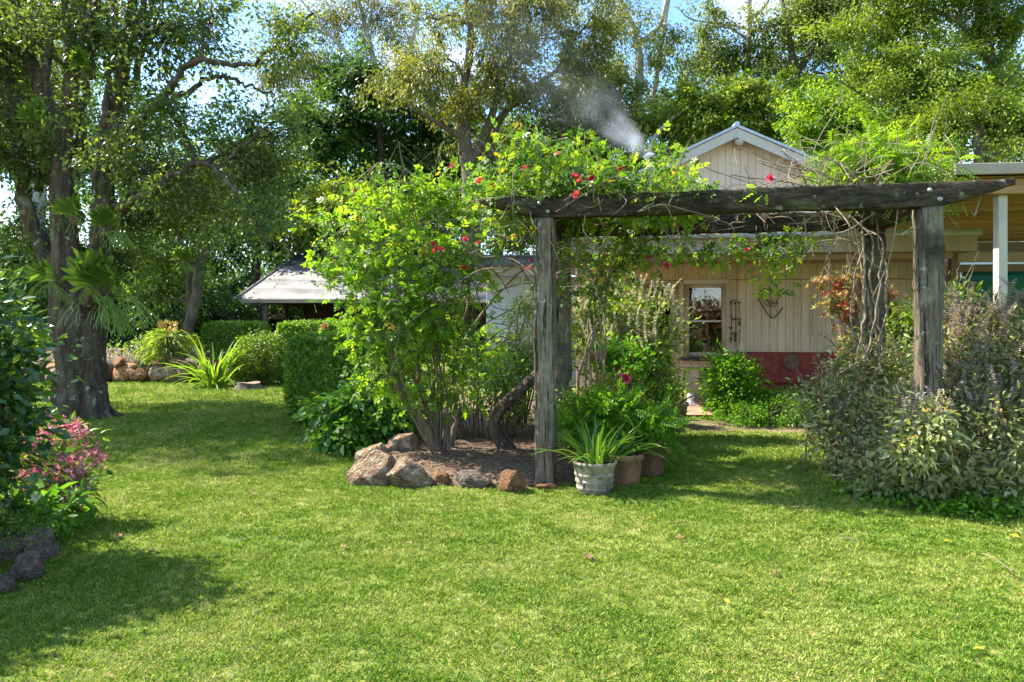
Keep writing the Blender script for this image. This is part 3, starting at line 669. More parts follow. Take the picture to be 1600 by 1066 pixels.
# carport on the right
CO = wp(0, 0, 0)
def onC(px, py, yoff): return on(px, py, yoff)
car = thing('carport', 'flat roofed carport with orange joists and white post at right edge', 'carport', HO, HYAW)
cz = 3.10; cx0 = on(1478, 0, -5.4)[0]; cx1 = cx0 + 6
for k in range(9):
    y = -5.35 + k * .58
    cbox('joist', (cx0 + .05, y, cz - .17), (cx1, y + .07, cz - .004), M['orange_timber'], car)
ro = MB(); n = 120; xs = np.linspace(cx0, cx1, n); wv = .012 * np.sin(xs * 2 * np.pi / .12)
V = np.concatenate([np.stack([xs, np.full(n, -5.55), cz + .03 + wv], -1), np.stack([xs, np.full(n, -.4), cz + .10 + wv], -1)]); i = np.arange(n - 1)
ro.add(V, np.stack([i, i + 1, n + i + 1, n + i], -1)); ro.build('carport_roof', M['orange_timber'], car)
for k in range(8): cbox('ceiling_board', (cx0 + .02, -5.4 + k * .62, cz + .0), (cx1, -5.4 + k * .62 + .6, cz + .015), M['orange_timber'], car)
cbox('carport_fascia', (cx0, -5.58, cz - .0), (cx1, -5.54, cz + .12), M['fascia'], car)
cbox('side_fascia', (cx0 - .03, -5.56, cz - .06), (cx0, -.4, cz + .11), M['fascia'], car)
pxa, pxb = on(1554, 0, -5.2)[0], on(1569, 0, -5.2)[0]
cbox('post', (pxa, -5.27, -.05), (pxb, -5.27 + (pxb - pxa), cz - .172), M['pale_trim'], car, bev=.008)
bx0 = on(1484, 0, -1.2)[0]
cbox('post', (bx0, -1.25, -.05), (bx0 + .10, -1.15, cz - .18), M['brown_paint'], car)
cbox('cross_beam', (bx0 + .11, -1.24, on(1500, 410, -1.2)[1]), (cx1, -1.16, on(1500, 394, -1.2)[1]), M['fascia'], car)
cbox('cross_beam', (bx0 + .11, -1.23, on(1500, 425, -1.2)[1]), (cx1, -1.17, on(1500, 414, -1.2)[1]), M['brown_paint'], car)
cbox('back_beam', (cx0, -.6, cz - .36), (cx1, -.5, cz - .175), M['fascia'], car)
# teal and green blind hung in the carport
x0 = on(1503, 0, -.9)[0]; z1, zm2, z0 = on(0, 424, -.9)[1], on(0, 448, -.9)[1], .3
bl = thing('outdoor_blind', 'teal and green fabric blind behind the white carport post', 'blind', wp(x0 + 1.5, -.9, 0), HYAW)
def cloth(name, za, zb, mat, amp, yy):
    n, m_ = 40, 14; xs = np.linspace(-1.5, 2.5, n); zs = np.linspace(za, zb, m_)
    X, Z = np.meshgrid(xs, zs, indexing='ij'); Y = yy + amp * np.sin(Z * 38 + X * .8) + .02 * np.sin(X * 3)
    i, j = np.meshgrid(np.arange(n - 1), np.arange(m_ - 1), indexing='ij')
    q = MB(); q.add(np.stack([X, Y, Z], -1).reshape(-1, 3), np.stack([i * m_ + j, (i + 1) * m_ + j, (i + 1) * m_ + j + 1, i * m_ + j + 1], -1).reshape(-1, 4)); return q.build(name, mat, bl, True)
cloth('teal_valance', zm2, z1, M['teal_cloth'], .02, 0); cloth('green_panel', z0, zm2 + .02, M['green_cloth'], .006, .04)
# shed behind
shd = thing('shed', 'pale gabled shed roof seen under the carport', 'shed', wp(on(1600, 0, 6)[0], 6, 0), HYAW)
sx, sz = on(1478, 338, 6); bx = on(1600, 0, 6)[0]; q0 = sx - bx
prism('shed_wall', [(q0 - .2, 0), (q0 + 6.5, 0), (q0 + 6.5, 1.5 + 1.0), (q0 + .5, sz - .35), (q0 - .2, sz - .45)], .1, .2, M['pale_wall'], shd)
prism('shed_roof', [(q0 - .2, sz), (q0 + 6.8, sz - 2.4), (q0 + 6.8, sz - 2.75), (q0 - .2, sz - .3)], -.3, 4, M['grey_trim'], shd)
prism('shed_barge', [(q0 - .2, sz + .05), (q0 + 6.8, sz - 2.35), (q0 + 6.8, sz - 2.5), (q0 - .2, sz - .1)], -.36, -.305, M['white_paint'], shd)

# ------------------------------------------------------------------ far cottage with verandah
D = 27.0
cot = thing('cottage', 'grey hip roofed cottage with open verandah beyond the hedges', 'building', P(600, 505, D) * [1, 1, 0])
ox = cot.location.x
gxl = P(372, 0, D)[0] - ox; gxr = P(860, 0, D)[0] - ox; gz = P(0, 470, D)[2]; rz = P(0, 402, D + 4)[2]; rxl = P(463, 0, D + 4)[0] - ox
rows = 5
for k in range(rows):
    f0, f1 = k / rows, (k + 1) / rows + .01
    V = [(gxl + (rxl - gxl) * f0, -.3 + 4.3 * f0, gz + .06 + (rz - gz) * f0), (gxr, -.3 + 4.3 * f0, gz + .06 + (rz - gz) * f0), (gxr, -.3 + 4.3 * f1, gz + .052 + (rz - gz) * f1), (gxl + (rxl - gxl) * f1, -.3 + 4.3 * f1, gz + .052 + (rz - gz) * f1)]
    V = V + [(a, b, c - .03) for a, b, c in V]
    q = MB(); q.add(V, [(0, 1, 2, 3), (7, 6, 5, 4), (0, 4, 5, 1), (1, 5, 6, 2), (2, 6, 7, 3), (3, 7, 4, 0)]); q.build('roof_sheet', M['silver_roof'], cot)
q = MB(); q.add([(gxl, -.3, gz + .02), (rxl, 4.0, rz + .02), (rxl, 4.0, rz + .02), (gxl, 8.3, gz + .02)], [(0, 1, 3), (0, 3, 1)][:1])
q.add([(rxl, 4.0, rz + .02), (gxr, 4.0, rz + .02), (gxr, 8.3, gz), (gxl, 8.3, gz)], [(0, 1, 2, 3)]); q.build('back_roof', M['silver_roof'], cot)
q = MB(); q.tube([(gxl, -.3, gz + .06), (rxl, 4, rz + .05), (gxr, 4, rz + .05)], .06, 6); q.build('ridge_cap', M['silver_roof'], cot)
cbox('gutter', (gxl - .05, -.42, gz - .10), (gxr, -.305, gz + .05), M['trim'], cot)
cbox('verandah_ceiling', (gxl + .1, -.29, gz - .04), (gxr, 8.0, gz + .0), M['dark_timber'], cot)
for px in (417, 580): 
    x = P(px, 0, D)[0] - ox; cbox('verandah_post', (x - .09, -.25, -.05), (x + .09, -.07, gz - .045), M['bark_brown'], cot)
for px in (448, 479): 
    x = P(px, 0, D + 4.5)[0] - ox; cbox('verandah_post', (x - .08, 4.4, -.05), (x + .08, 4.56, gz - .045), M['bark_brown'], cot)
x = P(480, 0, D + 3)[0] - ox
cbox('timber_wall', (x, 3.0, -.05), (gxr, 3.15, gz - .045), M['dark_timber'], cot)
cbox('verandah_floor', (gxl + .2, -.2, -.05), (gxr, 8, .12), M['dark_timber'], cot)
def chair(px, py, label):
    p = P(px, py, D + 2.2); t = thing('timber_chair', label, 'chair', (p[0], p[1], .125), math.radians(15))
    for a, b in ((-.2, -.2), (.2, -.2), (-.2, .2), (.2, .2)): cbox('leg', (a - .02, b - .02, 0), (a + .02, b + .02, .45), M['tan_wood'], t)
    cbox('seat', (-.24, -.24, .451), (.24, .24, .50), M['tan_wood'], t, bev=.012)
    n = 8; pts = [(-.22, .50)] + [(-.22 + .44 * i / n, 1.05 + .12 * math.sin(math.pi * i / n)) for i in range(n + 1)] + [(.22, .50)]
    prism('backrest', pts, .18, .22, M['tan_wood'], t)
chair(494, 490, 'tan wooden chair on the far verandah, the left of two'); chair(504, 490, 'tan wooden chair on the far verandah, the right of two')

# ------------------------------------------------------------------ pergola
PY = math.radians(-11.0); pc, ps = math.cos(PY), math.sin(PY)
FL = G(852, 752); FR = None
perg = thing('pergola', 'weathered dark timber pergola with four posts over the lawn', 'pergola', FL, PY)
PW, PD, PH = 3.31, 1.42, 2.49                         # span, depth, underside of the beams
def timber(name, p0, p1, w, h, mat, parent, taper=None, seed=0.0, n=36, jit=.012):
    """long squared log along x or z with uneven worn edges; taper = (length, fraction) cut from below at both ends"""
    p0, p1 = np.asarray(p0, float), np.asarray(p1, float); ax_ = nrm(p1 - p0); Lh = np.linalg.norm(p1 - p0)
    if abs(ax_[2]) > .8: a, b = np.array([1.0, 0, 0]), np.array([0, 1.0, 0])
    else: b = np.array([0, 0, 1.0]); a = nrm(np.cross(b, ax_))
    c = .12; prof = [(-1 + c, -1), (0, -1), (1 - c, -1), (1, -1 + c), (1, 0), (1, 1 - c), (1 - c, 1), (0, 1), (-1 + c, 1), (-1, 1 - c), (-1, 0), (-1, -1 + c)]
    V = []
    for i in range(n + 1):
        s = i / n * Lh
        for q, (u, v) in enumerate(prof):
            lo = -1.0
            if taper:
                e = min(s, Lh - s)
                if e < taper[0]: lo = 1 - (2 * (taper[1] + (1 - taper[1]) * e / taper[0]))
            vv = lo + (v + 1) * .5 * (1 - lo)
            j = jit * (n3((u * 2, v * 2, s * 1.6), 1.0, seed) + .8 * n3((u * 3, v * 3, s * 7), 1.0, seed + 9) + .5 * n3((u * 5, v * 5, s * 19), 1.0, seed + 4))
            V.append(p0 + ax_ * s + a * (u * w * .5 + j * (1 if u > 0 else -1)) + b * (vv * h * .5 + j * (1 if vv > 0 else -1)))
    k = len(prof); i, j = np.meshgrid(np.arange(n), np.arange(k), indexing='ij'); j2 = (j + 1) % k
    q = MB(); q.add(V, np.stack([i * k + j, i * k + j2, (i + 1) * k + j2, (i + 1) * k + j], -1).reshape(-1, 4))
    for e in (0, n):
        ring = np.array(V[e * k:(e + 1) * k]); q.add(np.vstack([ring, ring.mean(0)]), [(k, t_, (t_ + 1) % k) for t_ in range(k)])
    me = q.mesh(name); bm = bmesh.new(); bm.from_mesh(me); bmesh.ops.remove_doubles(bm, verts=bm.verts, dist=1e-5); bmesh.ops.recalc_face_normals(bm, faces=bm.faces); bm.to_mesh(me); bm.free()
    return obj(name, me, mat, parent)
pw = .178
for i, (x, y) in enumerate(((0, 0), (PW, 0), (0, PD), (PW, PD))):
    timber('post', (x, y, -.1), (x, y, PH - .003), pw, pw, M['post_wood'], perg, seed=i * 3.1, n=44, jit=.013)
for i, y in enumerate((0, PD)):
    bmo = timber('cross_beam', (-.62, y - .02, PH + .10), (PW + .62, y - .02, PH + .10), .16, .20, M['beam_wood'], perg, taper=(.55, .22), seed=20 + i * 5, n=80, jit=.011)
    for x in (-.01, PW):
        for dx, dz in ((-.03, .13), (.05, .05)):
            q = MB(); q.lathe([(.001, .022), (.012, .02), (.018, .012), (.02, 0)], 10); o = q.build('bolt', M['bolt'], bmo, True); o.location = (x + dx, y - .113, PH + dz); o.rotation_euler = (math.radians(90), 0, 0)
for x in (0.0, PW):
    timber('side_beam', (x, .07, PH + .105), (x, PD - .11, PH + .105), .14, .17, M['beam_wood'], perg, seed=40 + x, n=20)
def pg(x, y, z): return np.array([FL[0] + pc * x - ps * y, FL[1] + ps * x + pc * y, z])

# ------------------------------------------------------------------ rocks, stone wall, stump
def rock_mesh(seed, sub=4, cuts=12):
    r = np.random.default_rng(seed); bm = bmesh.new(); bmesh.ops.create_icosphere(bm, subdivisions=sub, radius=1.0)
    pl = nrm(r.normal(size=(cuts, 3))); off = r.uniform(.5, .85, cuts)
    c = np.array([v.co[:] for v in bm.verts]); c *= np.array([1 + .28 * n3(p, 1.1, seed * 3.3) for p in c])[:, None]
    for n, o_ in zip(pl, off):
        t = c @ n - o_; c = c - n[None] * (np.maximum(t, 0) * .9)[:, None]
    c *= np.array([1 + .05 * n3(p, 3.0, seed + 2) + .035 * n3(p, 7, seed + 4) + .025 * n3(p, 15, seed + 6) - .05 * max(0, .12 - abs(n3(p, 2.2, seed + 8))) / .12 for p in c])[:, None]
    for v, p in zip(bm.verts, c): v.co = p
    me = bpy.data.meshes.new('rock'); bm.to_mesh(me); bm.free()
    for p_ in me.polygons: p_.use_smooth = True
    return me
def rock(px, py, wpx, hpx, label, mat, seed, depth=.8, rot=0.0, d=None, sink=.22, group=None):
    g = G(px, py) if d is None else np.array([(px - 800) / F * d, d, 0])
    s = .5 * wpx / F * g[1]; h = .5 * hpx / F * g[1] * 1.08
    o = obj('rock', rock_mesh(seed), M[mat], None, (g[0], g[1] + s * depth * .7, h * (1 - sink * 2) + ground_z(g[0], g[1])), (0, 0, rot), (s * 1.12, s * depth, h))
    return tag(o, label, 'rock', group)
G_R = 'rocks edging the rose bed'
rock(588, 757, 88, 62, 'big tan rock at the front left corner of the rose bed', 'rock', 21, .7, .2, group=G_R)
rock(583, 738, 70, 58, 'grey mossy rock behind the tan corner rock', 'rock', 22, .7, -.2, group=G_R)
rock(622, 716, 56, 52, 'pointed grey rock left of the rose stems', 'rock', 23, .7, .5, group=G_R)
rock(632, 762, 82, 56, 'pale lichen covered rock at the front of the rose bed', 'rock', 24, .7, .1, group=G_R)
rock(690, 757, 34, 32, 'small square brown rock in front of the rose stems', 'rock_red', 25, .8, .3, group=G_R)
rock(738, 763, 66, 34, 'low dark rock sunk in shade at the bed edge', 'rock_grey', 26, .7, 0, group=G_R)
rock(797, 768, 52, 40, 'rounded red brown rock beside the front pergola post', 'rock_red', 27, .75, .6, group=G_R)
rock(648, 702, 26, 30, 'small brown rock behind the rose stems', 'rock_red', 28, .8, .2, group=G_R)
rock(728, 705, 46, 26, 'flat sunlit rock at the back of the rose bed', 'rock', 29, .7, .2, group=G_R)
rock(858, 762, 40, 12, 'flat brown rock at the foot of the front left post', 'rock_red', 30, .6, .2, group=G_R)
rock(1058, 676, 26, 18, 'small brown rock below the olive pot', 'rock', 31)
rock(1040, 682, 30, 20, 'brown rock under the strappy plant', 'rock_grey', 32)
rock(8, 872, 96, 68, 'large dark rock topped with creeping leaves at left edge', 'rock_grey', 33, .7, .1)
rock(56, 868, 44, 44, 'streaked dark rock at the right end of the left rocks', 'rock_grey', 34, .8, .4)
rock(28, 902, 58, 62, 'round speckled brown rock at lower left', 'rock_grey', 35, .7, .3)
rock(-4, 920, 48, 34, 'small brown rock in the bottom left corner of the left rocks', 'rock_grey', 36, .7, .3)
rock(248, 597, 18, 14, 'small tan rock beside the drooping cycad trunk', 'rock', 37)
# stone retaining wall
SWD = 17.4
swl = thing('stone_wall', 'low wall of rusty boulders behind the big tree', 'stone wall', (P(180, 0, SWD)[0], SWD, 0))
sox = swl.location.x; r = np.random.default_rng(5); x = P(-30, 0, SWD)[0]; k = 0; pool = [rock_mesh(60 + i, 3, 12) for i in range(8)]
while x < P(318, 0, SWD)[0]:
    for row in range(2 if x < P(110, 0, SWD)[0] or r.random() < .45 else 1):
        w = r.uniform(.16, .38); h = r.uniform(.17, .30) if row == 0 else r.uniform(.12, .18)
        me = pool[r.integers(0, 8)].copy(); me.materials.append(M['rock_red' if r.random() < .55 else 'rock'])
        obj('stone', me, None, swl, (x + w - sox, r.uniform(-.08, .1) + .1 * row, h * .8 + row * .34), (r.uniform(-.3, .3), r.uniform(-.3, .3), r.uniform(0, 6)), (w * 1.05, w * .9, h * 1.15))
    x += w * 1.75; k += 1
# terrace behind the stone wall
tr = MB(); tr.box((-30, SWD + .1, -.2), (P(322, 0, SWD)[0], 36, .42)); structure(tr.build('upper_terrace', M['dirt']))
def stump(px, py, w, label):
    g = G(px, py); s = .5 * w / F * g[1]; q = MB(); seg = 26; th = np.linspace(0, 2 * np.pi, seg, endpoint=False); prof = [(1.35, -.03), (1.1, .03), (.92, .09), (.88, .15)]
    V = []
    for pr, z in prof:
        for t in th: V.append((s * pr * math.cos(t) * (1 + .16 * math.sin(3 * t + 1) * (pr - .6)), s * .7 * pr * math.sin(t), z + .02 * math.sin(2 * t)))
    n = len(prof); i, j = np.meshgrid(np.arange(n - 1), np.arange(seg), indexing='ij'); j2 = (j + 1) % seg
    q.add(V, np.stack([i * seg + j, i * seg + j2, (i + 1) * seg + j2, (i + 1) * seg + j], -1).reshape(-1, 4))
    t = thing('tree_stump', label, 'stump', g); q.build('stump_bark', M['bark_brown'], t)
    top = MB(); ring = np.array(V[-seg:]); top.add(np.vstack([ring, ring.mean(0)]), [(seg, a, (a + 1) % seg) for a in range(seg)]); top.build('cut_face', M['cane'], t)
stump(388, 608, 40, 'low sawn tree stump on the lawn near the hedges')

# ------------------------------------------------------------------ trees
def lobe(px, py, d, rpx, rpy=None, ry=None):
    """crown lobe at a photo direction and distance -> centre and radii in metres"""
    c = P(px, py, d); a = rpx / F * d; b = (rpy or rpx) / F * d
    return [*c, a, ry or .9 * max(a, b), b]
def tree(name, label, paths, lobes, mat, bark, n_clump, n_leaf, clump_r, L, W, kind='kite', droop=.25, up=.6, seed=0, limb_r=.05, twig_r=.012,
         sides=8, rough=.0, twig_frac=.6, shell=(.3, 1.0), extra=None, accent=0.0, flat=.65, cat='tree', dens=1.0, ridges=0, spray=1.5, holes=(.5, -.16)):
    n_leaf, W, L, clump_r = int(n_leaf * 2.9 * dens), W * 1.2, L * .92, clump_r * .82
    rng = np.random.default_rng(seed)
    base = np.array(paths[0][0][:3]); root = thing(name, label, cat, (base[0], base[1], max(0.0, base[2] * 0)))
    o0 = np.array(root.location)
    tm = MB(); samp = []
    for pth in paths:
        q = spline(np.array(pth, float), max(8, 6 * len(pth)))
        q[1:-1, :3] += rng.normal(size=(len(q) - 2, 3)) * q[1:-1, 3:4] * (.12 if samp or not ridges else .02) + (rng.normal(size=(len(q) - 2, 3)) * .022 if samp and ridges else 0)
        tm.tube(q[:, :3] - o0, np.maximum(q[:, 3], .008), sides if samp or not ridges else 30, rough=rough, seed=seed, ridges=0 if samp else ridges)
        samp.append(q)
    samp = np.concatenate(samp)
    base_l = np.asarray(lobes, float); u_ = nrm(rng.normal(size=(len(base_l), 8, 3))) * rng.uniform(.2, 1.1, (len(base_l), 8, 1))
    sub_l = np.concatenate([base_l[:, None, :3] + u_ * base_l[:, None, 3:6], base_l[:, None, 3:6] * rng.uniform(.28, .72, (len(base_l), 8, 1))], -1).reshape(-1, 6)
    cm = MB()
    cc, idx = foliage(cm, rng, sub_l, n_clump, n_leaf, clump_r, L, W, kind, droop, up, flat=flat, shell=shell, accent=accent, spray=spray, holes=holes)
    lo = np.asarray(lobes)
    limbs = []
    for l in lo:
        dd = np.linalg.norm(samp[:, :3] - l[:3], axis=1) + 1.6 * np.maximum(0, samp[:, 2] - l[2] + .35 * l[5])
        s = samp[dd.argmin()]; a, b = s[:3], l[:3]; Ln = np.linalg.norm(b - a)
        mid = .5 * (a + b) + np.array([0, 0, .08 * Ln]) + rng.normal(size=3) * .07 * Ln
        r0 = min(s[3] * .7, limb_r * (.6 + .25 * Ln ** .5)); end = b + (b - a) * .25 + rng.normal(size=3) * .1 * Ln
        q = spline(np.column_stack([[a, mid, b, end], [r0, r0 * .75, r0 * .5, r0 * .2]]), 14)
        q[1:-1, :3] += rng.normal(size=(12, 3)) * .012 * Ln
        tm.tube(q[:, :3] - o0, q[:, 3], 5, cap=False); limbs.append(q)
    for c, i in zip(cc, idx):
        if rng.random() > twig_frac: continue
        q = limbs[i // 8]; s = q[rng.integers(4, len(q))]; Ln = np.linalg.norm(c - s[:3])
        m = .5 * (s[:3] + c) + rng.normal(size=3) * .12 * Ln
        t = spline([s[:3], m, c, c + (c - m) * .4], 7)
        tm.tube(t - o0, np.linspace(min(twig_r, s[3] * .8), twig_r * .3, 7), 3, cap=False)
    if extra: extra(tm, cm, rng, o0)
    tm.build('trunk', M[bark], root, True)
    cm.V = [v - o0 for v in cm.V]
    cm.build('crown', M[mat], root)
    return root
def pt(px, py, d, r): return [*P(px, py, d), r]

# the big tree on the left
b0 = G(130, 652); bd = b0[1]
def flare(tm, cm, rng, o0):
    for a in (.1, 1.3, 2.3, 3.3, 4.1, 4.9, 5.7):
        r0 = rng.uniform(.46, .66); q = spline([(b0[0] + r0 * math.cos(a) - o0[0], b0[1] + .8 * r0 * math.sin(a) - o0[1], -.05), (b0[0] + .32 * math.cos(a) - o0[0], b0[1] + .26 * math.sin(a) - o0[1], .18), (b0[0] + .12 * math.cos(a) - o0[0], b0[1] + .10 * math.sin(a) - o0[1], .8)], 10)
        tm.tube(q, np.linspace(.05, .10, 10), 8, rough=.35, seed=a)
main = [[b0[0], b0[1], -.1, .46], [b0[0] - .02, bd, .35, .37], pt(125, 570, bd, .33), pt(118, 500, bd, .33), pt(105, 430, bd, .24), pt(100, 340, bd, .17), pt(95, 250, bd, .14), pt(112, 120, bd, .105), pt(105, 0, bd, .085), pt(100, -200, bd, .05)]
p2 = [pt(128, 500, bd, .21), pt(152, 420, bd - .1, .17), pt(160, 330, bd - .2, .135), pt(172, 220, bd - .2, .11), pt(190, 120, bd - .2, .09), pt(205, 0, bd, .07), pt(230, -150, bd, .04)]
p3 = [pt(112, 440, bd, .16), pt(60, 380, bd + .2, .12), pt(35, 300, bd + .3, .11), pt(20, 180, bd + .3, .09), pt(5, 60, bd + .4, .075), pt(-20, -100, bd + .4, .05)]
p4 = [pt(165, 260, bd - .2, .08), pt(215, 190, bd - .6, .065), pt(255, 150, bd - .8, .055), pt(300, 98, bd - .9, .044), pt(350, 100, bd - 1, .038), pt(400, 98, bd - 1, .03), pt(450, 50, bd - 1.1, .024), pt(490, 20, bd - 1.2, .018)]
p5 = [pt(225, 180, bd - .6, .05), pt(280, 150, bd - .4, .042), pt(330, 120, bd - .3, .034), pt(385, 130, bd, .026), pt(430, 150, bd, .015)]
p6 = [pt(160, 350, bd - .2, .08), pt(230, 300, bd - 1, .05), pt(310, 255, bd - 1.2, .038), pt(370, 300, bd - 1.4, .025), pt(420, 395, bd - 1.5, .012)]
p7 = [pt(95, 220, bd, .12), pt(60, 130, bd + .4, .1), pt(35, 60, bd + .6, .08), pt(25, -60, bd + .6, .05)]
p8 = [pt(110, 130, bd, .1), pt(138, 60, bd - .3, .08), pt(150, -60, bd - .3, .05)]
UPR = [[pt(a, b, bd + c, .065), pt(a + e * .3, b - 90, bd + c, .055), pt(a + e * .7, b - 190, bd + c, .045), pt(a + e, b - 300, bd + c, .03)] for a, b, c, e in ((150, 300, -.3, 30), (80, 290, .3, -10), (125, 250, .2, 15), (60, 300, .5, 20), (178, 200, -.2, 60), (30, 260, .6, -30), (165, 280, .4, 80))]
lob = [lobe(40, 60, bd + .5, 75, 60), lobe(140, 40, bd, 70, 55), lobe(230, 50, bd - .3, 85, 60), lobe(330, 40, bd - .6, 60, 45), lobe(110, 150, bd - .4, 60, 45), lobe(210, 130, bd - .3, 55, 45),
       lobe(30, 180, bd + .4, 55, 45), lobe(60, 260, bd + .2, 70, 45), lobe(280, 200, bd - .8, 70, 45), lobe(360, 230, bd - .8, 80, 45), lobe(240, 270, bd - .6, 80, 45), lobe(330, 320, bd - .8, 75, 40),
       lobe(400, 330, bd - 1.3, 45, 30), lobe(30, 340, bd + .6, 60, 45), lobe(80, 400, bd + .6, 55, 50), lobe(50, 470, bd + .6, 50, 45), lobe(110, 470, bd + .6, 40, 40), lobe(170, 260, bd + .6, 50, 40),
       lobe(430, 190, bd - 1, 50, 35), lobe(450, 60, bd - 1.2, 55, 35), lobe(80, -60, bd, 130, 60), lobe(260, -60, bd, 120, 60), lobe(-90, 60, bd, 90, 80), lobe(-80, 230, bd, 80, 70), lobe(-210, 90, bd + .5, 110, 90), lobe(-260, 240, bd + 1, 100, 80), lobe(-330, 60, bd + 1.5, 120, 100), lobe(-150, 110, 9.6, 120, 60), lobe(-90, 30, 9.2, 90, 50), lobe(-230, 200, 9.5, 90, 70), lobe(-180, 20, 10.5, 100, 60), lobe(-140, 150, bd + 1.5, 110, 90), lobe(20, 110, bd + 2.5, 90, 70), lobe(120, 230, bd + 2.5, 80, 60), lobe(-60, 180, bd + 3, 100, 80), lobe(-180, -40, bd + 2, 120, 80), lobe(260, 330, bd + .5, 70, 40), lobe(180, 400, bd + 1.2, 60, 40), lobe(300, 260, bd + 1, 80, 50), lobe(400, 260, bd, 60, 40), lobe(210, 350, bd + .6, 55, 35)]
tree('broad_tree', 'big lichen spotted multi trunk tree on the left carrying staghorn ferns', [main, p2, p3, p4, p5, p6, p7, p8] + UPR, lob, 'tree_fine', 'bark', 2700, 20, .38, .085, .032, droop=.35, seed=1, dens=.95, ridges=5, sides=13, rough=.2, spray=1.2, holes=(.8, -.2),
     limb_r=.035, twig_r=.014, twig_frac=.5, extra=flare, accent=.04, flat=.8)

# staghorn ferns growing on it
def strip(paths):
    """flat ribbons: rows of (x,y,z,half width)"""
    q = MB()
    for p in paths:
        s = spline(p, 6); t = nrm(np.gradient(s[:, :3], axis=0)); side = nrm(np.cross(t, np.array([.15, .95, .2])))
        V = np.concatenate([s[:, :3] - side * s[:, 3:], s[:, :3] + side * s[:, 3:]]); i = np.arange(5)
        q.add(V, np.stack([i, i + 1, 7 + i, 6 + i], -1), .5)
    return q
def hang_frond(seed):
    r = np.random.default_rng(seed); out = []
    def grow(p, d, L, w, lv):
        d2 = nrm(d + np.array([0, 0, -.55])); e = p + d2 * L
        out.append([[*p, w], [*(p + .5 * L * nrm(d + [0, 0, -.2])), w * .8], [*e, w * .75]])
        if lv:
            for s in (-1, 1): grow(e, nrm(d2 + np.array([s * r.uniform(.25, .5), r.uniform(-.2, .2), 0])), L * r.uniform(.6, .85), w * .72, lv - 1)
    grow(np.zeros(3), np.array([.3, -.6, .35]), .34, .026, 3)
    me = strip(out).mesh('hanging_frond'); a = me.attributes['rnd']; a.data.foreach_set('value', np.full(len(me.vertices), r.uniform(.2, .8), np.float32)); me.materials.append(M['staghorn_leaf']); return me
def up_frond(seed):
    r = np.random.default_rng(seed); n, m_ = 21, 6; th = np.linspace(-.95, .95, n); V = []
    for i, t in enumerate(th):
        edge = (.95 + .14 * math.sin(i * 2.1 + seed) + .07 * (i % 2)) * (1 - .25 * abs(t))
        for k in range(m_):
            u = k / (m_ - 1); rr = u * edge; V.append((math.sin(t) * rr * (.25 + .75 * u), -.5 * u ** 2.2 + .05 * (-1) ** i * u, math.cos(t) * rr))
    i, j = np.meshgrid(np.arange(n - 1), np.arange(m_ - 1), indexing='ij'); q = MB()
    q.add(V, np.stack([i * m_ + j, (i + 1) * m_ + j, (i + 1) * m_ + j + 1, i * m_ + j + 1], -1).reshape(-1, 4), np.repeat([.25 + .6 * (i_ % 2) for i_ in range(n)], m_)); me = q.mesh('crown_frond'); me.materials.append(M['staghorn_leaf']); return me
HF = [hang_frond(i) for i in range(4)]; UF = [up_frond(i) for i in range(3)]
def staghorn(px, py, d, s, label, seed, nh=12, nu=5, turn=0.0):
    r = np.random.default_rng(seed); t = thing('staghorn_fern', label, 'fern', P(px, py, d), turn, 'staghorn ferns on the trees')
    q = MB(); pr = [(.001, -.30), (.20, -.24), (.32, -.08), (.33, .10), (.22, .24), (.001, .28)]; q.lathe(pr, 14); o = q.build('shield_base', M['staghorn_shield'], t, True); o.scale = (s * .75, s * .35, s * .85)
    nu += 1
    for i in range(nu):
        a = (i / (nu - 1) - .5) * 2.6
        obj('crown_frond', UF[i % 3], None, t, (math.sin(a) * .12 * s, -.15 * s, .05 * s), (r.uniform(-.2, .5), a * .6, -a * .4), s * r.uniform(.42, .7))
    for i in range(nh):
        obj('hanging_frond', HF[i % 4], None, t, (r.uniform(-.25, .25) * s, -.2 * s, r.uniform(-.2, .05) * s), (r.uniform(-.2, .2), r.uniform(-.2, .2), r.uniform(-1.3, 1.3)), s * r.uniform(.7, 1.05))
staghorn(165, 455, bd - .45, .85, 'largest staghorn fern low on the big tree trunk, fronds hanging over grass', 1, 18, 5, .35)
staghorn(172, 358, bd - .45, .55, 'staghorn fern with pale ribbed fan in the middle of the big tree', 2, 10, 4, .3)
staghorn(120, 340, bd - .5, .5, 'dark staghorn fern on the left of the middle fan', 3, 6, 3, 0)
staghorn(140, 112, bd - .3, .55, 'staghorn fern perched high between the upper trunks', 4, 8, 5, .1)
staghorn(70, 195, bd - .1, .5, 'sunlit yellow green staghorn fern in the left fork', 5, 7, 5, -.2)
staghorn(10, 250, bd + .1, .45, 'staghorn fern at the left frame edge', 6, 6, 3, .3)
staghorn(90, 440, bd - .5, .5, 'staghorn fern on the left side of the lower trunk', 7, 10, 2, -.3)

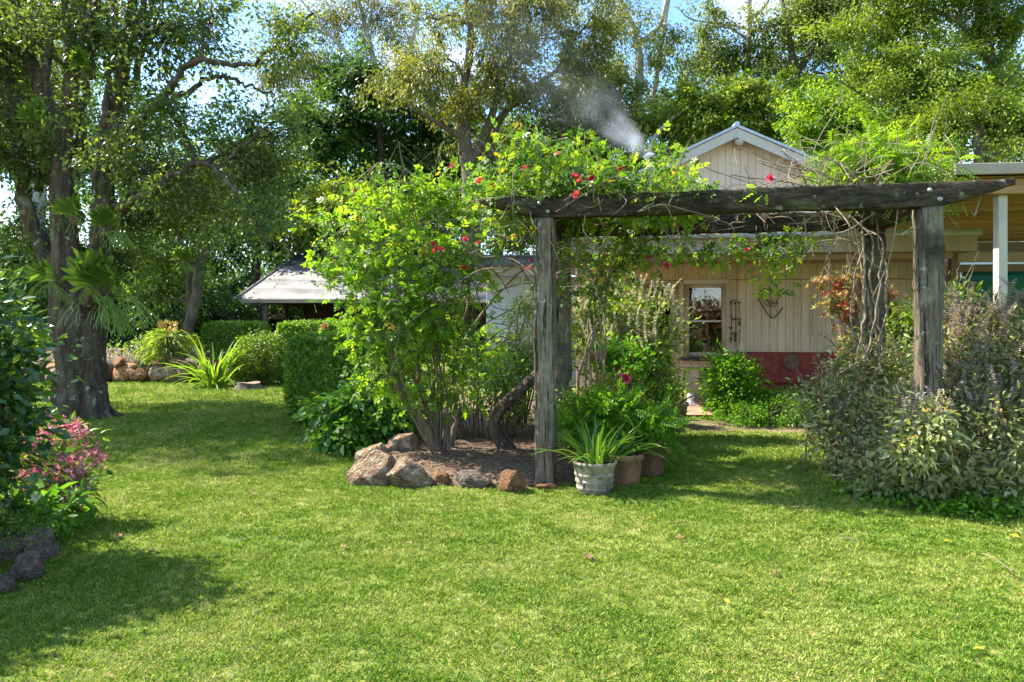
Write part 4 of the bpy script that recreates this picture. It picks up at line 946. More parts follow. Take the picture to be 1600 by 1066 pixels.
# other trees, near to far
tree('forked_tree', 'small forked tree with tan trunk behind the cycad', [[[*G(300, 590)[:1] * 1.12, 20.0, -.1, .16], pt(305, 470, 20, .15), pt(310, 420, 20, .13), pt(322, 380, 20, .10), pt(320, 320, 20, .08), pt(330, 250, 20, .04)],
     [pt(309, 425, 20, .10), pt(290, 400, 20, .085), pt(278, 360, 20, .07), pt(262, 320, 20, .04)], [pt(296, 505, 20.4, .1), pt(295, 440, 20.3, .09), pt(293, 400, 20.3, .06)]],
     [lobe(270, 330, 20, 55, 35), lobe(340, 320, 20, 60, 40), lobe(400, 350, 20, 50, 35), lobe(310, 380, 20, 45, 22), lobe(240, 400, 20.5, 45, 40), lobe(230, 460, 20.5, 40, 30)], 'tree_green', 'bark_brown', 130, 42, .75, .14, .055, seed=2, dens=.6)
staghorn(293, 408, 19.8, .6, 'small staghorn fern in the fork of the tan tree', 8, 8, 4, 0)
tree('gum_tree', 'white trunked gum standing behind the big tree at far left', [[[P(50, 0, 24)[0], 24, -.1, .42], pt(52, 300, 24, .36), pt(45, 100, 24, .3), pt(38, -100, 24, .25), pt(30, -300, 24, .15)]],
     [lobe(20, 20, 24, 90, 60), lobe(100, -60, 24, 110, 70), lobe(-40, 120, 24, 80, 70), lobe(40, -200, 24, 150, 90)], 'tree_gum', 'bark_pale', 110, 45, 1.0, .2, .055, droop=.7, seed=3)
tree('rainforest_tree', 'dark leafy tree shading the corner behind the stone wall', [[[P(200, 0, 25)[0], 25, -.1, .25], pt(200, 440, 25, .2), pt(205, 330, 25, .14), pt(210, 230, 25, .06)]],
     [lobe(120, 400, 25, 80, 60), lobe(220, 420, 25, 90, 65), lobe(180, 490, 24, 90, 45), lobe(275, 470, 25, 70, 55), lobe(340, 490, 31, 40, 40), lobe(60, 470, 24, 70, 60), lobe(200, 320, 26, 80, 60), lobe(-10, 420, 24, 80, 80)], 'tree_dark', 'bark_brown', 290, 50, .9, .18, .075, seed=4)
tree('rainforest_tree', 'dark tree above the left end of the cottage roof', [[[P(400, 0, 33)[0], 33, -.1, .28], pt(400, 420, 33, .22), pt(405, 300, 33, .15), pt(410, 200, 33, .08)]],
     [lobe(360, 380, 33, 70, 55), lobe(440, 360, 33, 70, 60), lobe(400, 300, 33, 80, 55), lobe(350, 250, 34, 70, 50), lobe(460, 280, 33, 60, 50), lobe(300, 320, 33, 60, 60), lobe(440, 450, 34, 60, 40), lobe(380, 470, 34, 60, 40)], 'tree_dark', 'bark_brown', 260, 46, 1.1, .22, .09, seed=5)
tree('understorey_tree', 'dark low understorey tree closing the gap behind the hedges', [[[P(360, 0, 30)[0], 30, -.1, .2], pt(362, 490, 30, .15), pt(366, 460, 30, .1)]],
     [lobe(250, 500, 29, 55, 28), lobe(320, 505, 30, 50, 28), lobe(390, 500, 37, 60, 32), lobe(470, 500, 38, 60, 34), lobe(340, 470, 30, 50, 30), lobe(430, 470, 38, 60, 34)], 'tree_dark', 'bark_brown', 260, 46, .8, .19, .09, seed=20)
tree('maple_tree', 'dense dark green layered tree rising behind the rose', [[[P(600, 0, 35)[0], 35, -.1, .35], pt(600, 380, 35, .28), pt(595, 250, 35, .2), pt(590, 130, 35, .08)]],
     [lobe(570, 130, 35, 60, 45), lobe(520, 190, 35, 60, 50), lobe(620, 170, 35, 70, 55), lobe(560, 250, 35, 85, 55), lobe(660, 250, 35, 65, 55), lobe(600, 320, 35, 85, 50), lobe(690, 310, 35, 55, 50), lobe(540, 350, 35, 60, 50), lobe(640, 380, 35, 90, 45)], 'tree_dark', 'bark_brown', 300, 52, 1.15, .24, .13, kind='kite', droop=.45, up=1.0, flat=.4, seed=6, dens=1.35, holes=(.5, -.35))
tree('bright_tree', 'bright green layered tree left of the rose above the cottage', [[[P(540, 0, 31)[0], 31, -.1, .2], pt(540, 400, 31, .16), pt(535, 300, 31, .1)]],
     [lobe(520, 265, 31, 35, 28), lobe(500, 310, 31, 38, 30), lobe(545, 330, 31, 50, 35), lobe(500, 370, 31, 40, 30), lobe(590, 360, 31, 60, 35), lobe(650, 350, 31, 40, 30)], 'tree_lime', 'bark_brown', 110, 48, .9, .22, .12, droop=.45, up=1.0, flat=.35, seed=7)
tree('gum_tree', 'olive gum with twin trunks in smoke haze above the climbing rose', [[[P(735, 0, 30)[0], 30, -.1, .42], pt(735, 300, 30, .36), pt(728, 230, 30, .33), pt(722, 150, 30, .22), pt(735, 60, 30, .16), pt(720, -60, 30, .08)],
     [pt(732, 270, 30, .25), pt(765, 190, 30, .17), pt(790, 110, 30, .13), pt(830, 30, 30, .08)], [pt(728, 220, 30, .15), pt(680, 190, 29, .1), pt(625, 160, 28.5, .06), pt(580, 140, 28, .03)], [pt(760, 260, 30.5, .2), pt(775, 200, 30.5, .18), pt(800, 165, 30.5, .14), pt(870, 110, 30, .08)]],
     [lobe(600, 120, 28.5, 48, 25), lobe(660, 130, 28.5, 65, 40), lobe(700, 90, 29, 55, 40), lobe(680, 30, 30, 65, 40), lobe(760, 30, 30, 80, 50), lobe(770, 110, 30, 60, 45), lobe(850, 60, 30, 80, 60), lobe(850, 140, 30, 70, 40), lobe(920, 40, 30, 50, 45), lobe(910, 120, 31, 50, 40), lobe(730, 170, 29.5, 50, 35), lobe(800, -30, 30, 140, 50)], 'tree_gum', 'bark_brown', 330, 52, .85, .19, .055, droop=.8, seed=8, limb_r=.07, twig_r=.02)
tree('gum_tree', 'thin brownish tree crown against the sky at top left of centre', [[[P(560, 0, 42)[0], 42, -.1, .35], pt(600, 200, 42, .25), pt(585, 100, 42, .18), pt(560, 0, 42, .1)], [pt(600, 180, 42, .15), pt(640, 80, 42, .12), pt(660, -20, 42, .06)], [pt(590, 130, 42, .14), pt(520, 60, 42, .1), pt(470, 0, 42, .05)]],
     [lobe(450, 40, 42, 60, 40), lobe(520, 20, 42, 60, 45), lobe(590, 30, 42, 60, 45), lobe(640, 60, 42, 50, 45), lobe(430, 120, 42, 60, 40), lobe(500, 110, 42, 60, 35), lobe(560, 90, 42, 40, 30)], 'tree_tan', 'bark_pale', 150, 30, 1.3, .24, .06, droop=.6, seed=9, limb_r=.1, twig_r=.035, twig_frac=1.0, dens=1.5)
tree('gum_tree', 'tall pale gum with forked top right of the smoke', [[[P(997, 0, 36)[0], 36, -.1, .36], pt(997, 300, 36, .3), pt(998, 160, 36, .26), pt(995, 60, 36, .2), pt(970, 0, 36, .12), pt(960, -80, 36, .08)], [pt(996, 70, 36, .18), pt(1030, 40, 36, .13), pt(1045, -20, 36, .1), pt(1050, -90, 36, .06)], [pt(1018, 180, 36.5, .16), pt(1030, 90, 36.5, .13), pt(1045, 0, 36.5, .09)]],
     [lobe(960, 40, 36, 40, 45), lobe(1000, 120, 36, 45, 40), lobe(1050, 60, 36, 35, 35), lobe(1040, 140, 36, 45, 35), lobe(950, 120, 36, 35, 35)], 'tree_gumgreen', 'bark_pale', 90, 34, 1.0, .21, .06, droop=.8, seed=10, limb_r=.09, twig_r=.03)
tree('gum_tree', 'straight slender grey gum trunk above the gable', [[[P(1168, 0, 38)[0], 38, -.1, .3], pt(1168, 250, 38, .24), pt(1168, 120, 38, .21), pt(1170, 0, 38, .18), pt(1172, -100, 38, .12)], [pt(1171, 30, 38, .11), pt(1195, 10, 38, .08), pt(1215, -30, 38, .05)]],
     [lobe(1110, 40, 38, 45, 35), lobe(1100, 90, 38, 50, 35), lobe(1150, 90, 37.5, 30, 28), lobe(1190, 90, 38.5, 35, 35), lobe(1130, 140, 37.5, 50, 30), lobe(1080, 30, 38, 35, 25)], 'tree_gumgreen', 'bark_pale', 120, 40, 1.0, .22, .07, droop=.7, seed=11, limb_r=.09)
tree('bushland_tree', 'mid green leafy tree directly behind the smoke', [[[P(930, 0, 31)[0], 31, -.1, .3], pt(930, 320, 31, .25), pt(925, 230, 31, .18), pt(900, 160, 31, .1)], [pt(928, 260, 31, .15), pt(1000, 200, 30, .1), pt(1070, 150, 30, .05)]],
     [lobe(850, 200, 31, 55, 40), lobe(920, 180, 31, 65, 45), lobe(990, 200, 30.5, 60, 40), lobe(1050, 190, 30, 50, 40), lobe(880, 250, 31, 70, 40), lobe(970, 260, 31, 75, 40), lobe(800, 250, 31.5, 50, 45), lobe(1060, 250, 31, 50, 35)], 'tree_gumgreen', 'bark_brown', 270, 48, .95, .19, .07, droop=.5, seed=12)
tree('bushland_tree', 'yellow green tree behind the left slope of the gable', [[[P(1110, 0, 28)[0], 28, -.1, .25], pt(1110, 300, 28, .2), pt(1110, 200, 28, .12)], [pt(1010, 250, 28, .11), pt(1030, 205, 28, .09), pt(1075, 165, 28, .07), pt(1110, 120, 28, .04)]],
     [lobe(1090, 180, 28, 50, 40), lobe(1150, 165, 28, 50, 30), lobe(1200, 160, 28, 45, 35), lobe(1080, 240, 28, 50, 35), lobe(1140, 230, 28, 60, 40), lobe(1220, 200, 28, 50, 30)], 'tree_lime', 'bark_pale', 170, 48, .8, .17, .08, droop=.4, seed=13)
tree('bushland_tree', 'dark green gum at top right with sky gaps', [[[P(1240, 0, 36)[0], 36, -.1, .32], pt(1245, 200, 36, .25), pt(1240, 100, 36, .2), pt(1225, 20, 36, .12), pt(1215, -80, 36, .08)], [pt(1243, 120, 36, .16), pt(1290, 40, 36, .1), pt(1300, -40, 36, .05)]],
     [lobe(1230, 40, 36, 45, 35), lobe(1290, 60, 36, 55, 40), lobe(1260, 120, 36, 50, 30), lobe(1330, 110, 36, 55, 35), lobe(1300, 10, 36, 55, 35), lobe(1260, -20, 36, 60, 40), lobe(1310, 165, 35, 50, 28)], 'tree_gumgreen', 'bark_brown', 210, 46, 1.05, .22, .08, droop=.5, seed=14, limb_r=.08)
tree('rain_tree', 'large yellow green tree filling the top right corner', [[[P(1545, 0, 23)[0], 23, -.1, .3], pt(1548, 260, 23, .24), pt(1560, 130, 23, .2), pt(1530, 60, 23, .15), pt(1535, -20, 23, .08)], [pt(1532, 70, 23, .12), pt(1490, 30, 22.5, .07), pt(1440, 10, 22.5, .04)], [pt(1550, 110, 23, .13), pt(1600, 40, 23, .08)]],
     [lobe(1360, 30, 23, 55, 40), lobe(1430, 30, 22.5, 60, 45), lobe(1500, 20, 22.5, 55, 40), lobe(1390, 90, 22.5, 55, 35), lobe(1460, 100, 22.5, 55, 35), lobe(1590, 30, 22.5, 50, 45), lobe(1430, 150, 22, 65, 30), lobe(1350, 150, 22.5, 45, 28), lobe(1590, 110, 22, 35, 35), lobe(1500, 150, 22.5, 40, 28), lobe(1560, -30, 23, 90, 40), lobe(1420, -40, 23, 90, 40)], 'tree_lime', 'bark_brown', 420, 60, .62, .115, .052, droop=.4, up=.7, flat=.7, seed=15)
tree('rain_tree', 'lower bright tree at right edge above the carport roof', [[[P(1530, 0, 19)[0], 19, -.1, .2], pt(1532, 260, 19, .17), pt(1530, 200, 19, .15), pt(1545, 150, 19, .08)]],
     [lobe(1590, 190, 19, 45, 30), lobe(1540, 170, 19, 45, 25), lobe(1580, 235, 18.5, 45, 30), lobe(1490, 190, 19.5, 40, 28), lobe(1460, 230, 19.5, 50, 30), lobe(1640, 210, 19, 50, 40)], 'tree_lime', 'bark_brown', 190, 60, .55, .10, .046, droop=.4, up=.7, flat=.7, seed=16)
tree('lime_tree', 'bright lime leaved tree above the right slope of the gable', [[[P(1330, 0, 24)[0], 24, -.1, .2], pt(1330, 300, 24, .16), pt(1335, 220, 24, .1)]],
     [lobe(1250, 195, 24, 40, 25), lobe(1310, 185, 24, 50, 30), lobe(1380, 190, 24, 50, 32), lobe(1340, 235, 23.5, 50, 28), lobe(1420, 225, 23.5, 45, 30), lobe(1270, 160, 24.5, 40, 22)], 'feather_leaf', 'bark_brown', 170, 50, .6, .13, .06, droop=.4, seed=19)
tree('bushland_tree', 'shaded green tree between the gable and the right hand trees', [[[P(1380, 0, 29)[0], 29, -.1, .25], pt(1380, 250, 29, .2), pt(1370, 150, 29, .1)]],
     [lobe(1300, 220, 29, 55, 35), lobe(1370, 210, 29, 60, 40), lobe(1440, 190, 29, 55, 40), lobe(1400, 130, 30, 70, 40), lobe(1500, 110, 30, 60, 50), lobe(1300, 180, 30, 50, 35), lobe(1560, 180, 30, 60, 50)], 'tree_green', 'bark_brown', 220, 48, .85, .17, .08, seed=17)
tree('bushland_tree', 'green tree in the gap behind the pergola and the rose', [[[P(780, 0, 34)[0], 34, -.1, .25], pt(780, 380, 34, .2), pt(778, 280, 34, .1)]],
     [lobe(740, 260, 34, 45, 40), lobe(800, 300, 34, 60, 45), lobe(720, 330, 34, 50, 45), lobe(780, 220, 35, 55, 40), lobe(830, 350, 34, 60, 40), lobe(700, 210, 36, 40, 30)], 'tree_green', 'bark_brown', 160, 46, 1.0, .2, .09, seed=18)

# the wood that closes the garden all round
wd = MB(); rng = np.random.default_rng(77); LB = []; LF = []
for a in np.linspace(0, 2 * np.pi, 130, endpoint=False):
    front = min(a, 2 * np.pi - a) < .8
    top = rng.uniform(15, 27)
    if front and -.48 < math.remainder(a, 2 * math.pi) < -.32: top = 13
    for k in range(7 if front else 3):
        R_ = rng.uniform(48, 64); (LF if front else LB).append([R_ * math.sin(a + rng.uniform(-.03, .03)), R_ * math.cos(a), rng.uniform(.5, top) if k else top * .9, rng.uniform(1.6, 3.2), 2.6, rng.uniform(1.4, 2.6)])
foliage(wd, rng, LF, 3700, 40, 1.0, .30, .15, 'kite', .4, .6, shell=(.2, 1.0), spray=1.4, holes=(.22, -.15)); foliage(wd, rng, LB, 700, 26, 1.9, .6, .3, 'kite', .4, .6)
w_ = stuff(wd.build('woodland', M['tree_green'])); w_['label'] = 'distant wood closing the view behind the trees'; w_['category'] = 'woodland'

# ------------------------------------------------------------------ shrubs
def shrub(name, label, base, lobes, mat, n_clump, n_leaf, clump_r, L, W, kind='leaf6', droop=.2, up=.6, seed=0, stem='stem', stem_r=.012, n_stem=8, shell=(.3, 1.0), flat=.75, accent=0.0, spread=.1, cat='shrub', group=None, twig_frac=.4, zmin=.01, tubes=None):
    rng = np.random.default_rng(seed); root = thing(name, label, cat, base, 0, group); o0 = np.array(root.location)
    cm = MB(); sm = MB(); cc, idx = foliage(cm, rng, lobes, n_clump, n_leaf, clump_r, L, W, kind, droop, up, flat=flat, shell=shell, zmin=zmin, accent=accent)
    lo = np.asarray(lobes); limbs = []
    for l in lo:
        for rep in range(max(1, round(n_stem / len(lo))) if n_stem else 0):
            k_ = .65 if spread >= .3 else 0.0
            a = np.array([base[0] + k_ * (l[0] - base[0]) + rng.normal() * spread * .35, base[1] + k_ * (l[1] - base[1]) + rng.normal() * spread * .35, base[2] - .03]); b = l[:3] + rng.normal(size=3) * l[3:6] * .35; Ln = np.linalg.norm(b - a)
            m = a * .45 + b * .55 + np.array([0, 0, .10 * Ln]) + rng.normal(size=3) * .06 * Ln
            q = spline(np.column_stack([[a, m, b, b + (b - m) * .25 + np.array([0, 0, .08 * Ln])], [stem_r * 1.3, stem_r, stem_r * .7, stem_r * .3]]), 12); q[1:-1, :3] += rng.normal(size=(10, 3)) * .008 * Ln
            sm.tube(q[:, :3] - o0, q[:, 3], 5, cap=False); limbs.append((q, l))
    for c, i in zip(cc, idx):
        if rng.random() > twig_frac: continue
        if not limbs:
            v = rng.normal(size=3) * .16; sm.tube(spline([c - v, c + rng.normal(size=3) * .03, c + v], 5) - o0, np.linspace(stem_r * .6, stem_r * .2, 5), 3, cap=False); continue
        best = min(rng.integers(0, len(limbs), 4), key=lambda k: np.linalg.norm(limbs[k][1][:3] - lo[i, :3])); q = limbs[best][0]
        s = q[rng.integers(4, 12), :3]; m = .5 * (s + c) + rng.normal(size=3) * .06
        sm.tube(spline([s, m, c], 5) - o0, np.linspace(stem_r * .45, stem_r * .15, 5), 3, cap=False)
    if tubes: tubes(sm, rng, o0)
    if sm.n: sm.build('stem', M[stem], root, True)
    cm.V = [v - o0 for v in cm.V]; cm.build('foliage', M[mat], root)
    return root
def bloom_mesh(seed, rings=3):
    """rose bloom: overlapping cupped petals"""
    q = MB(); r = np.random.default_rng(seed)
    for k in range(rings):
        n = 5; R0 = .35 + .32 * k; tilt = .25 + .45 * k
        for i in range(n):
            a = 2 * np.pi * (i + .5 * k) / n + r.uniform(-.15, .15); V = []
            for u, w in ((0, .12), (.5, .34), (1.0, .26)):
                for s in (-1, 0, 1):
                    rr = R0 * (.25 + .75 * u * math.sin(tilt) * 1.3); z = u * math.cos(tilt) * .9 - (.08 if s == 0 else 0) * 0
                    x, y = rr + (.06 if s == 0 else 0), s * w * (1 + .4 * k)
                    V.append((x * math.cos(a) - y * math.sin(a), x * math.sin(a) + y * math.cos(a), z))
            q.add(V, [(0, 1, 4, 3), (1, 2, 5, 4), (3, 4, 7, 6), (4, 5, 8, 7)], r.random())
    me = q.mesh('flower'); me.materials.append(M['rose_petal']); return me
BL = [bloom_mesh(i) for i in range(3)]
def blooms(root, pts, size, seed):
    r = np.random.default_rng(seed); o0 = np.array(root.location)
    for i, p in enumerate(pts):
        d = r.normal(size=3) * .5 + np.array([-.2, -.5, .6]); e = Vector(d).to_track_quat('Z', 'Y').to_euler()
        obj('flower', BL[i % 3], None, root, p - o0, e, size * r.uniform(.75, 1.15))

# the big rose
rb = G(690, 713); rd = rb[1]
RL = [lobe(545, 345, rd, 44, 34), lobe(600, 320, rd - .2, 46, 34), lobe(655, 320, rd, 50, 38), lobe(705, 295, rd + .1, 46, 36), lobe(735, 335, rd, 40, 45), lobe(540, 405, rd - .2, 44, 36), lobe(600, 410, rd - .4, 55, 40),
      lobe(670, 400, rd - .4, 55, 42), lobe(728, 415, rd - .2, 42, 40), lobe(560, 470, rd - .3, 46, 34), lobe(630, 480, rd - .5, 58, 40), lobe(698, 485, rd - .4, 52, 42), lobe(555, 525, rd - .2, 34, 24),
      lobe(610, 540, rd - .3, 42, 28), lobe(675, 550, rd - .3, 48, 30), lobe(735, 545, rd, 32, 30), lobe(650, 605, rd - .2, 36, 26), lobe(715, 610, rd, 34, 26), lobe(600, 585, rd - .1, 30, 22)]
def rose_canes(sm, rng, o0):
    for p in ([(690, 713, 0), (660, 660, -.1), (625, 610, -.2), (612, 570, -.3), (610, 520, -.3), (580, 430, -.2)], [(700, 713, 0), (700, 640, .1), (710, 560, .1), (730, 470, 0), (720, 350, 0)], [(682, 710, 0), (670, 650, 0), (655, 590, -.1), (650, 480, -.2), (660, 340, 0)], [(705, 712, .1), (712, 640, .2), (705, 580, .2), (760, 480, .1), (820, 420, 0)]):
        q = spline([[*P(a, b, rd + c)] for a, b, c in p], 22); q[0, 2] = -.03; q += rng.normal(size=q.shape) * .012
        sm.tube(q - o0, np.linspace(.055 if p[1][0] == 660 else .036, .010, 22), 7, rough=.2, seed=p[1][0])
    for k in range(46):
        a = P(rng.uniform(740, 835), rng.uniform(330, 540), rd + rng.uniform(-.3, .2)); v = rng.normal(size=3) * .28 + np.array([.12, 0, .1])
        sm.tube(spline([a, a + v * .6 + rng.normal(size=3) * .06, a + v * 1.3 + np.array([0, 0, -.12])], 9) - o0, np.linspace(.008, .003, 9), 4, cap=False)
rose = shrub('rose_bush', 'tall yellow green rose bush with gnarled stems rising from the rock ringed bed', rb, RL, 'rose_leaf', 500, 9, .19, .11, .11, 'rose', seed=31, stem='stem', stem_r=.009, n_stem=19, accent=.012, twig_frac=.8, tubes=rose_canes, droop=.25, up=.7)
blooms(rose, [P(707, 259, rd), P(676, 382, rd - .7), P(690, 390, rd - .7), P(682, 391, rd - .7), P(727, 374, rd - .7), P(748, 380, rd - .6), P(725, 416, rd - .7), P(507, 511, rd - .5), P(557, 298, rd - .3), P(749, 284, rd - .4), P(770, 290, rd)], .036, 5)

# climbing rose along the top of the pergola
CL = []
for x in np.linspace(-.4, 1.3, 8):
    for y in (.15, .75, 1.3): CL.append([*pg(x, y, 2.70 + .05 * math.sin(x * 3 + y * 4) + (.10 if x < .7 else 0)), .26, .32, .16])
for px, py, d in ((800, 232, 6.7), (830, 222, 6.8), (860, 240, 6.6), (900, 235, 6.9), (790, 262, 6.5), (930, 250, 7.1), (1060, 262, 7.0), (1040, 245, 7.2)): CL.append(lobe(px, py, d, 30, 18))
for px, py, d, a, b in ((790, 340, 6.6, 36, 18), (800, 375, 6.7, 20, 16), (960, 395, 7.9, 40, 30), (1000, 380, 7.8, 35, 18), (1040, 385, 7.8, 35, 14), (1085, 395, 7.7, 32, 12), (1130, 395, 7.6, 35, 12), (1180, 385, 7.5, 35, 14), (1230, 378, 7.4, 32, 14), (1265, 382, 7.3, 25, 12), (950, 440, 7.9, 25, 40), (1010, 420, 7.8, 10, 22), (1205, 420, 7.4, 12, 22), (1208, 448, 7.4, 9, 14), (1220, 405, 7.4, 18, 10), (890, 400, 7.3, 16, 30), (910, 460, 7.6, 15, 20)): CL.append(lobe(px, py, d, a, b, .18))
def climb_canes(sm, rng, o0):
    for k in range(6):
        x0 = rng.uniform(.18, .45); q = [pg(x0, PD + .12 + rng.uniform(-.1, .2), 0), pg(x0 + rng.uniform(-.1, .2), PD + .1, .9), pg(x0 + rng.uniform(-.1, .3), PD + .05, 1.8), pg(x0 + rng.uniform(-.1, .6), PD - .1, 2.5), pg(x0 + rng.uniform(.2, 1.6), rng.uniform(0, PD), 2.75)]
        s = spline(q, 26) + rng.normal(size=(26, 3)) * .012; sm.tube(s - o0, np.linspace(.015, .006, 26), 5, cap=False)
    for k in range(70):
        a = pg(rng.uniform(-.5, 2.6), rng.choice([-.08, .0, PD - .12, PD]), rng.uniform(2.5, 2.72)); v = rng.normal(size=3) * np.array([.25, .1, .22]) + np.array([0, -.04, -.12])
        sm.tube(spline([a, a + v * .5 + rng.normal(size=3) * .07, a + v + rng.normal(size=3) * .08, a + v * 1.4 + rng.normal(size=3) * .12], 12) - o0, np.linspace(.007, .003, 12), 4, cap=False)
    for k in range(40):
        a = pg(rng.uniform(-.6, .6), rng.uniform(-.1, PD), rng.uniform(2.0, 2.6)); v = rng.normal(size=3) * np.array([.3, .15, .3]) + np.array([-.1, 0, -.1])
        sm.tube(spline([a, a + v * .5 + rng.normal(size=3) * .08, a + v * 1.4 + rng.normal(size=3) * .1], 9) - o0, np.linspace(.006, .003, 9), 4, cap=False)
climb = shrub('climbing_rose', 'red flowered climbing rose tangled over the left half of the pergola', pg(.2, PD + .15, 0), CL, 'climber_leaf', 760, 9, .13, .095, .095, 'rose', seed=32, stem='cane', stem_r=.006, n_stem=0, tubes=climb_canes, accent=.012, twig_frac=.35, droop=.35, cat='climber')
blooms(climb, [P(870, 238, 6.4), P(820, 263, 6.2), P(899, 277, 6.25), P(923, 279, 6.25), P(905, 284, 6.2), P(901, 304, 6.1), P(971, 264, 6.5), P(1048, 284, 6.2), P(1036, 277, 6.3), P(1012, 403, 7.6), P(1041, 415, 7.5), P(1167, 391, 7.3), P(826, 420, 6.5), P(828, 409, 6.6), P(1204, 279, 6.0), P(751, 282, 6.4)], .034, 6)

# feathery vine on the right half
VL = []
for x, y, z, a, b in ((3.3, .9, 3.0, .26, .2), (3.25, 1.3, 3.25, .28, .2), (3.35, .7, 3.05, .3, .24), (3.3, .9, 3.1, .38, .28), (3.6, .6, 2.9, .3, .2), (3.5, 1.4, 3.3, .32, .22), (3.35, 1.5, 3.2, .3, .2), (3.85, 1.0, 2.85, .3, .18), (3.7, 1.3, 3.05, .3, .2)):
    VL.append([*pg(x * .93, y, z), a, a, b])
VL += [lobe(1500, 262, 6.4, 30, 18), lobe(1570, 310, 6.0, 16, 10), lobe(1200, 312, 6.0, 14, 12)]
def vine_canes(sm, rng, o0):
    for k in range(7):
        x0 = PW - .12 + rng.uniform(-.16, .12); y0 = PD - .15 + rng.uniform(-.3, .1); ph = rng.uniform(0, 6)
        q = [pg(x0 + .07 * math.cos(ph + i * 1.1), y0 + .07 * math.sin(ph + i * 1.1), .4 * i) for i in range(7)] + [pg(PW - rng.uniform(.2, 1.2), rng.uniform(.2, PD), 2.8), pg(PW - rng.uniform(.8, 2.2), rng.uniform(.2, PD), rng.uniform(2.9, 3.3))]
        s = spline(q, 40) + rng.normal(size=(40, 3)) * .01; sm.tube(s - o0, np.linspace(.017, .005, 40), 5, cap=False)
    for k in range(95):
        a = pg(rng.uniform(2.0, 3.6), rng.uniform(-.05, PD), rng.uniform(2.66, 2.9)); v = rng.normal(size=3) * np.array([.28, .2, .16]) + np.array([-.06, 0, .14])
        sm.tube(spline([a, a + v * .7 + rng.normal(size=3) * .1, a + v * 1.2 + rng.normal(size=3) * .1, a + v * 1.6 + np.array([0, 0, -.2])], 14) - o0, np.linspace(.005, .002, 14), 4, cap=False)
    for k in range(26):
        a = pg(rng.uniform(2.1, 3.7), rng.choice([0, PD - .1]), rng.uniform(2.35, 2.6)); v = rng.normal(size=3) * np.array([.22, .1, .2]) + np.array([0, -.05, -.14])
        sm.tube(spline([a, a + v * .6 + rng.normal(size=3) * .06, a + v * 1.3], 8) - o0, np.linspace(.007, .003, 8), 4, cap=False)
shrub('feathery_vine', 'bright feathery leaved vine and bare canes over the right half of the pergola', pg(PW - .15, PD - .2, 0), VL, 'feather_leaf', 230, 8, .16, .15, .15, 'fern', seed=33, stem='cane', stem_r=.007, n_stem=0, tubes=vine_canes, twig_frac=.4, droop=.3, up=.9, cat='climber')

# clipped hedges
def hedge(label, x0, x1, y0, y1, z1, mat, n, L, W, seed, rx=.12):
    rng = np.random.default_rng(seed); c = np.array([.5 * (x0 + x1), .5 * (y0 + y1), 0]); root = thing('hedge', label, 'hedge', c, 0, 'clipped hedges')
    h = np.array([.5 * (x1 - x0), .5 * (y1 - y0), .5 * z1]); p = rng.uniform(-1, 1, (n, 3)); ax_ = rng.choice(3, n, p=[.25, .35, .4]); k = np.arange(n)
    p[k, ax_] = np.sign(p[k, ax_]) * (1 - np.abs(rng.normal(size=n)) * .10)
    pw_ = 7.0; s = (np.abs(p) ** pw_).sum(1) ** (1 / pw_); p = p / np.maximum(s, 1)[:, None]
    pos = p * h + np.array([0, 0, h[2]]); bump = np.array([.04 * n3(q, 2.5, seed) for q in pos]); on_ = nrm(p ** 5 * h.mean()); pos += on_ * bump[:, None]
    d = nrm(on_ * .5 + rng.normal(size=(n, 3)) * .7 + [0, 0, .2]); nn = nrm(on_ + rng.normal(size=(n, 3)) * .5 + [0, 0, .2])
    q = MB(); ok = pos[:, 2] > .03; s_ = rng.uniform(.7, 1.3, n)
    add_leaves(q, pos[ok], d[ok], nn[ok], (L * s_)[ok], (W * s_)[ok], 'kite', np.clip(.5 + .2 * rng.normal(size=ok.sum()) + bump[ok] * 4, 0, 1)); q.build('foliage', M[mat], root)
    st = MB()
    for i in range(10):
        a = rng.uniform(-.7, .7, 2) * h[:2]; st.tube(spline([(*a, -.03), (*(a * 1.1), h[2]), (*(a * 1.2 + rng.normal(size=2) * .1), h[2] * 1.6)], 6), np.linspace(.03, .01, 6), 5, cap=False)
    st.build('stem', M['stem'], root)
a = G(438, 668)
hedge('large clipped dark hedge block left of the rose', a[0], a[0] + 1.75, a[1], a[1] + 2.3, 1.32, 'hedge_leaf', 26000, .075, .042, 41)
hedge('flat topped sunlit hedge in front of the cottage verandah', P(428, 0, 17)[0], P(560, 0, 17)[0], 17, 18, CH + .01, 'hedge_leaf', 9000, .10, .055, 42)
hedge('low hedge left of the verandah post, behind the strappy plant', P(312, 0, 20)[0], P(405, 0, 20)[0], 20, 21, 1.5, 'hedge_leaf', 7000, .11, .06, 43)
# round clipped shrub, cycad-like plant, strappy plant
s0 = G(398, 603)
shrub('round_shrub', 'rounded light green shrub left of the large hedge', s0, [[s0[0], s0[1] + .4, .62, .70, .6, .62], [s0[0] - .3, s0[1] + .4, .5, .5, .5, .5]], 'shrub_leaf', 420, 26, .14, .07, .035, 'kite', seed=44, shell=(.6, 1.0), stem_r=.012)
s0 = G(262, 594)
cy = thing('drooping_cycad', 'drooping bronze topped plant on a thick dark trunk by the stone wall', 'shrub', s0); rng = np.random.default_rng(45)
q = MB(); q.tube(spline([(0, 0, -.05), (.02, 0, .35), (0, .02, .8), (.0, 0, 1.15)], 14), np.linspace(.27, .16, 14), 10, rough=.25); q.build('trunk', M['bark_brown'], cy)
q = MB(); n = 900; th = rng.uniform(0, 6.28, n); zz = rng.uniform(.7, 1.4, n); rr = rng.uniform(.05, .62, n) * (1 + .25 * np.sin(th * 5)); pos = np.stack([rr * np.cos(th), rr * np.sin(th), zz - .35 * rr], -1)
